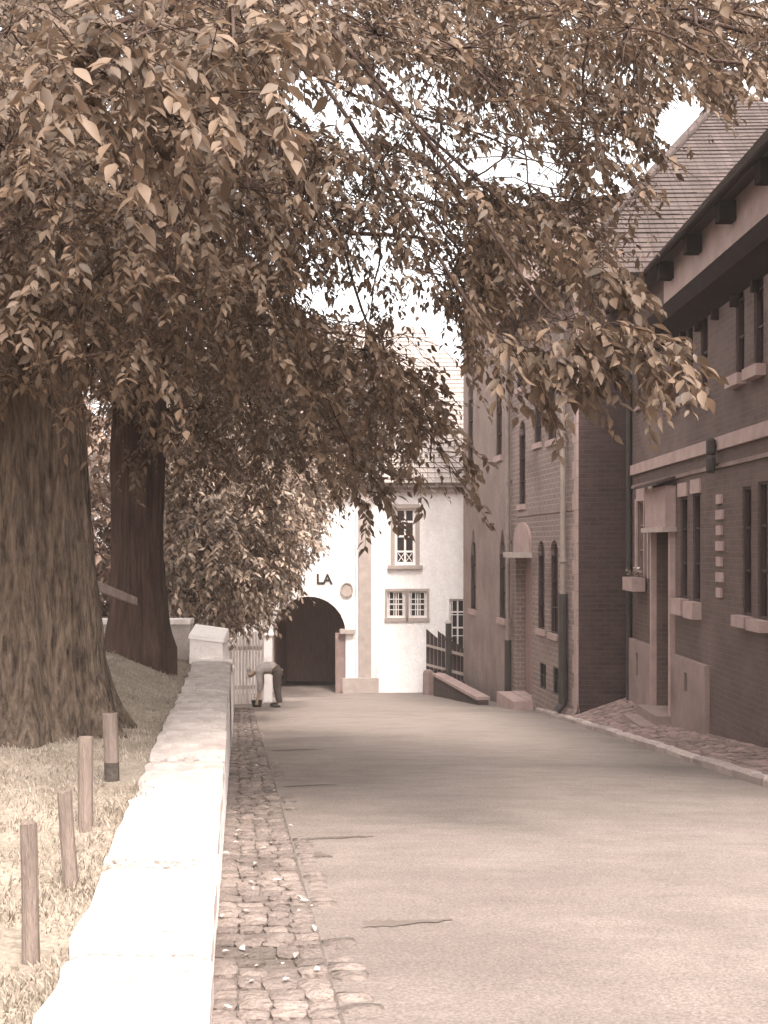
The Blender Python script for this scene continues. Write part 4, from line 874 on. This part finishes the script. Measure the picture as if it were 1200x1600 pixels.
T2P = [(-200, -300), (330, -300), (400, 250), (440, 380), (480, 480), (590, 560), (690, 600), (700, 690), (640, 735), (560, 775), (520, 760), (440, 740), (330, 720), (262, 745), (200, 735), (185, 690), (175, 640), (130, 560), (-200, 640)]
t2 = [P(216, 1012, 12.6), P(214, 850, 12.6), P(216, 700, 12.65), P(220, 560, 12.7), P(235, 350, 12.8), P(250, 100, 13), P(260, -150, 13.2)]
S = np.concatenate([ell(3600, (-3.3, 13.2, EYE+4.0), (3.9, 3.2, 3.6)), ell(800, (-1.2, 13.0, EYE+2.2), (2.6, 3.0, 1.5)), ell(200, (-.2, 12.6, EYE+1.62), (1.2, 1.8, .85)), ell(800, (-4.4, 12.2, EYE+2.6), (2.2, 2.4, 1.6))]); S = S[S[:, 1] > 10.2]; S = S[mask(S, T2P)]
tree('old_tree', 'slimmer dark-trunked broadleaf tree standing before the low cross wall', t2, [.30, .275, .29, .25, .2, .14, .08], S, m_leaf2, m_bark2, .082, 16, .45, 10, roots=5, flare=.14, thick=.05, seed=5.0)

# shrubby trees behind the wall and in front of the gateway
SHP = [(235, 540), (540, 540), (525, 770), (498, 795), (488, 862), (466, 908), (432, 930), (412, 958), (395, 968), (372, 972), (345, 968), (300, 966), (255, 966)]
def bush(name, label, c, r, n, base, poly, m, leafL=.13, per=10, k=10, Ymin=14.5, gaps=True, group=None, rad=(.09, .07, .04), sl=.4, twig=.01, five=False):
    S = ell(n, c, r, .35); S = S[S[:, 1] > Ymin]
    if poly is not None: S = S[mask(S, poly, True, gaps)]
    S = S[S[:, 2] > road_z(20)-.4]
    b = Vector(base); path = [b, b.lerp(Vector(c), .5), Vector(c)]
    return tree(name, label, path, rad, S, m, m_bark2, leafL, per, sl, k, five=five, thick=.05, group=group, h_lo=.3, cat='tree', seed=c[0], twig_r=twig)
bush('small_tree', 'bushy small tree overhanging the picket fence and the left half of the arch', tuple(P(400, 815, 24)), (2.1, 2.2, 2.6), 2600, P(330, 1075, 24.5), SHP, m_leaf3)
bush('small_tree', 'dense leafy small tree behind the corner block of the low wall', tuple(P(330, 760, 19)), (1.5, 1.8, 2.5), 1900, P(290, 1040, 19.5), SHP, m_leaf3, .125)
bush('small_tree', 'tall bushy tree above the white gateway roofline, left of the street', tuple(P(430, 660, 29)), (2.6, 1.8, 3.2), 2100, P(340, 1060, 29.5), [(200, 470), (430, 540), (600, 600), (610, 640), (560, 740), (520, 770), (492, 795), (485, 855), (455, 905), (300, 960), (200, 960)], m_leaf4, .15)
# background trees on the left
BG = [(-7.5, 33, 2.5, 3.8, 'tall background tree rising right behind the slimmer dark trunk'), (-6.2, 20, .4, 2.4, 'low leafy background tree filling the gap between the two old trunks')]
LFP = [(-400, -600), (330, -600), (400, 330), (450, 560), (480, 900), (300, 985), (-400, 1000)]
for (x, y, z, r, lab) in BG:
    bush('background_tree', lab, (x, y, EYE+z), (r, r, r*1.15), int(900+260*r), (x, y, road_z(y)), LFP, m_leaf4, .2, 9, 9, 14.5, True, 'trees on the slope to the left', (.2, .17, .1), .6, .012)

# ------------------------------------------------------------------ grass, leaf litter
n = 60000; Y = 2.4+RNG.random(n)**1.7*13; dl = RNG.random(n)**1.4*(.5+Y*.42); X = -.10-.1308*Y-.44+.05*RNG.normal(size=n)-dl
keep = np.array([mn.noise(Vector((x*1.7, y*1.7, 11))) > -.25+.5*random.random()-.3 for x, y in zip(X, Y)]); X, Y = X[keep], Y[keep]
Z = np.array([bank_z(x, y) for x, y in zip(X, Y)]); n = len(X)
an = RNG.random(n)*6.283; h = RNG.uniform(.012, .042, n); w = .0022+.0028*RNG.random(n)
b = np.stack([X, Y, Z-.005], 1); sd = np.stack([np.cos(an), np.sin(an), np.zeros(n)], 1)*w[:, None]; ln = np.stack([-np.sin(an), np.cos(an), np.zeros(n)], 1)*(h*RNG.uniform(.2, .9, n))[:, None]
V = np.stack([b-sd, b+sd, b+ln*.45+np.array([0, 0, 1])*(h*.65)[:, None]+sd*.6, b+ln+np.array([0, 0, 1])*h[:, None]], 1).reshape(-1, 3); o = np.arange(n)[:, None]*4
g = tri_mesh('grass', V, np.concatenate([o+np.array([[0, 1, 2]]), o+np.array([[0, 2, 3]])]), m_grass); tag(g, 'short pale grass growing on the bank between the stakes', 'grass', kind='stuff')
n = 90; Y = 2.6+RNG.random(n)**1.3*16; s = RNG.random(n)**1.2*.46; X = -.10-.1308*Y+.03+s
far = RNG.random(n) < -1; X = np.where(far, X+RNG.random(n)*1.2, X)
Z = np.array([rz(x, y) for x, y in zip(X, Y)])+np.where(X < -.10-.1308*Y+.44, .035, .008); an = RNG.random(n)*6.283
V, Fc = leaf_geo(np.stack([X, Y, Z], 1), np.stack([np.cos(an), np.sin(an), .1*RNG.normal(size=n)], 1), np.tile([0, 0, 1.], (n, 1))+RNG.normal(size=(n, 3))*.25, RNG.uniform(.02, .055, n), RNG.uniform(.012, .03, n))
m_litter = mat('dry_leaves', sep(.55, .7), sep(.26, .9), 3, .8, island=.4)
g = tri_mesh('leaf_litter', V, Fc, m_litter); tag(g, 'dry pale leaves scattered along the cobbled gutter', 'leaf litter', kind='stuff')

# ------------------------------------------------------------------ bending person and bucket
PX = P(433, 1101, 25.6); PX.z = rz(PX.x, PX.y)
def skin_obj(name, m, parent, verts, edges, radii, sub=2, rootv=0):
    me = bpy.data.meshes.new(name); o0 = wloc(parent)
    me.from_pydata([tuple(PX+Vector((-f, s, z))-o0) for f, s, z in verts], edges, []); me.materials.append(m)
    ob = bpy.data.objects.new(name, me); COL.objects.link(ob); md = ob.modifiers.new('Skin', 'SKIN'); md.use_smooth_shade = True
    for i, r in enumerate(radii):
        sv = me.skin_vertices[0].data[i]; r = r if hasattr(r, '__len__') else (r, r); sv.radius = (r[0]*1.12, r[1]*1.12); sv.use_root = (i == rootv)
    sb = ob.modifiers.new('Sub', 'SUBSURF'); sb.levels = sub; sb.render_levels = sub
    bpy.context.view_layer.update(); dg = bpy.context.evaluated_depsgraph_get(); m2 = bpy.data.meshes.new_from_object(ob.evaluated_get(dg)); m2.name = name
    ob.modifiers.clear(); ob.data = m2; ob.parent = parent; ob['_w'] = tuple(o0)
    return ob
pe_ = thing('person', PX, 'person in a pale shirt and dark trousers bending down beside the archway, facing left', 'person')
V_ = []; E_ = []; R_ = []
def jn(f, s, z, r, par=None):
    V_.append((f, s, z)); R_.append(r); i = len(V_)-1
    if par is not None: E_.append((par, i))
    return i
pel = jn(0, 0, .84, .115); sp1 = jn(.14, 0, .90, .115, pel); sp2 = jn(.29, 0, .90, .125, sp1); ch = jn(.42, 0, .86, .115, sp2); nk = jn(.50, 0, .82, .055, ch); hd0 = jn(.56, 0, .79, .07, nk); hd1 = jn(.62, 0, .76, .095, hd0); hd2 = jn(.68, 0, .72, .06, hd1)
hands = []
for sg in (-1, 1):
    h0 = jn(-.01, .10*sg, .80, .095, pel); kn = jn(.0, .12*sg+.02, .45, .06, h0); an_ = jn(-.05+.03*sg, .13*sg, .08, .04, kn); jn(.0+.03*sg, .13*sg, .03, .04, an_); toe = jn(.13+.03*sg, .14*sg, .02, .03, len(V_)-1)
    sh = jn(.40, .17*sg, .80, .065, ch); el = jn(.37, .20*sg, .50, .043, sh); wr = jn(.42, .15*sg, .26, .028, el); pm = jn(.44, .14*sg, .18, .036, wr)
    for k in range(4): f1 = jn(.42+.018*k, .14*sg+.0, .11-.004*abs(k-1.5), .0095, pm); jn(.425+.018*k, .13*sg, .072, .008, f1)
    t1_ = jn(.47, .12*sg, .15, .010, pm); jn(.485, .10*sg, .115, .009, t1_)
body = skin_obj('body', m_skin, pe_, V_, E_, R_)
V_, E_, R_ = [], [], []
a0 = jn(.0, 0, .86, .142); a1 = jn(.14, 0, .905, .135, a0); a2 = jn(.29, 0, .905, .145, a1); a3 = jn(.42, 0, .862, .13, a2); jn(.475, 0, .835, .075, a3)
for sg in (-1, 1): s_ = jn(.40, .175*sg, .80, .08, a3); e_ = jn(.37, .205*sg, .52, .058, s_); jn(.40, .175*sg, .36, .046, e_)
skin_obj('shirt', m_shirt, pe_, V_, E_, R_)
V_, E_, R_ = [], [], []
a0 = jn(-.02, 0, .84, .142); jn(.10, 0, .895, .143, a0)
for sg in (-1, 1): h0 = jn(-.015, .10*sg, .79, .11, a0); k_ = jn(.0, .12*sg+.02, .45, .08, h0); jn(-.05+.03*sg, .13*sg, .1, .065, k_)
skin_obj('trousers', m_trouser, pe_, V_, E_, R_)
for sg in (-1, 1):
    V_, E_, R_ = [], [], []
    a0 = jn(-.07+.03*sg, .13*sg, .045, .052); jn(.06+.03*sg, .135*sg, .042, .05, a0); jn(.16+.03*sg, .14*sg, .03, .035, 1); skin_obj('shoe', m_shoe, pe_, V_, E_, R_)
V_, E_, R_ = [], [], []
a0 = jn(.575, 0, .835, .07); a1 = jn(.63, 0, .815, .085, a0); jn(.68, 0, .785, .06, a1); skin_obj('hair', m_hair, pe_, V_, E_, R_)
mbf = MB()
for sg in (-1, 1): c = PX+Vector((-.655, .035*sg, .69)); mbf.tube([c, c+Vector((-.004, 0, -.014))], .011, 8); c2 = PX+Vector((-.60, .092*sg, .76)); mbf.tube([c2, c2+Vector((.0, .012*sg, -.01)), c2+Vector((-.03, .014*sg, -.02))], [.02, .022, .01], 6)
c = PX+Vector((-.70, 0, .685)); mbf.tube([c+Vector((.01, 0, .01)), c+Vector((-.02, 0, -.03))], [.012, .016], 6); mbf.build('face_features', m_skin, pe_)
bk = thing('bucket', PX+Vector((-.46, -.02, 0)), 'small dark bucket on the ground under the bending person hands', 'bucket')
c = PX+Vector((-.46, -.02, 0)); mb = MB(); prof = [(.0, .004), (.10, .004), (.125, .15), (.128, .16), (.118, .16), (.095, .02), (.0, .02)]; n = 18
vs = [(c.x+r*math.cos(2*math.pi*k/n), c.y+r*math.sin(2*math.pi*k/n), c.z+h) for r, h in prof for k in range(n)]; mb.add(vs, [(i*n+k, i*n+(k+1) % n, (i+1)*n+(k+1) % n, (i+1)*n+k) for i in range(len(prof)-1) for k in range(n)]); mb.build('pail', m_iron, bk)
mb = MB(); mb.tube([(c.x+.125*math.cos(t), c.y+.02, c.z+.16+.07*math.sin(t)) for t in lin(0, math.pi, 10)], .005, 5); mb.build('handle', m_pipe, bk)

hz = MB(); hz.box(-950, 950, -350, 950, -1.6, 17.5);  # thin air volume added to lift the darks into a faded tone
hm = bpy.data.materials.new('fade_haze_air'); hm.use_nodes = True; ht = hm.node_tree; ht.nodes.remove(ht.nodes['Principled BSDF'])
pv = ht.nodes.new('ShaderNodeVolumePrincipled'); pv.inputs['Density'].default_value = .001; pv.inputs['Color'].default_value = (1, .9, .82, 1); ht.links.new(pv.outputs[0], ht.nodes['Material Output'].inputs['Volume'])
ho = hz.build('fade_haze', hm); tag(ho, kind='stuff')
# ------------------------------------------------------------------ light, sky, camera
SUN_EL = math.radians(57); AZ = math.radians(160)      # azimuth from +Y towards +X
sd = Vector((math.sin(AZ)*math.cos(SUN_EL), math.cos(AZ)*math.cos(SUN_EL), math.sin(SUN_EL)))
sl_ = bpy.data.lights.new('Sun', 'SUN'); sl_.energy = 1.15; sl_.angle = math.radians(12); sl_.color = (1, .94, .85)
so = bpy.data.objects.new('sun', sl_); COL.objects.link(so); so.rotation_euler = sd.to_track_quat('Z', 'Y').to_euler(); so.location = (0, 0, 40)
w = bpy.data.worlds.new('World'); SC.world = w; w.use_nodes = True; t = w.node_tree; bg = t.nodes['Background']
sky = t.nodes.new('ShaderNodeTexSky'); sky.sky_type = 'NISHITA'; sky.sun_disc = False; sky.sun_elevation = SUN_EL; sky.sun_rotation = AZ; sky.dust_density = 4.0; sky.air_density = 1.0; sky.ozone_density = .5
hs = t.nodes.new('ShaderNodeHueSaturation'); hs.inputs['Saturation'].default_value = .03
t.links.new(sky.outputs[0], hs.inputs['Color']); t.links.new(hs.outputs[0], bg.inputs[0]); bg.inputs[1].default_value = .15
cam = bpy.data.cameras.new('Camera'); co = bpy.data.objects.new('camera', cam); COL.objects.link(co); SC.camera = co
co.location = (0, 0, EYE); co.rotation_euler = (math.pi/2, 0, 0); cam.sensor_width = 36; cam.lens = 36*F/1600; cam.shift_y = (HOR-800)/1600; cam.clip_end = 3000; cam.clip_start = .05
SC.view_settings.view_transform = 'Standard'; SC.view_settings.look = 'None'; SC.view_settings.exposure = 2.15; SC.view_settings.gamma = 1
for o in bpy.data.objects:
    if '_w' in o: del o['_w']
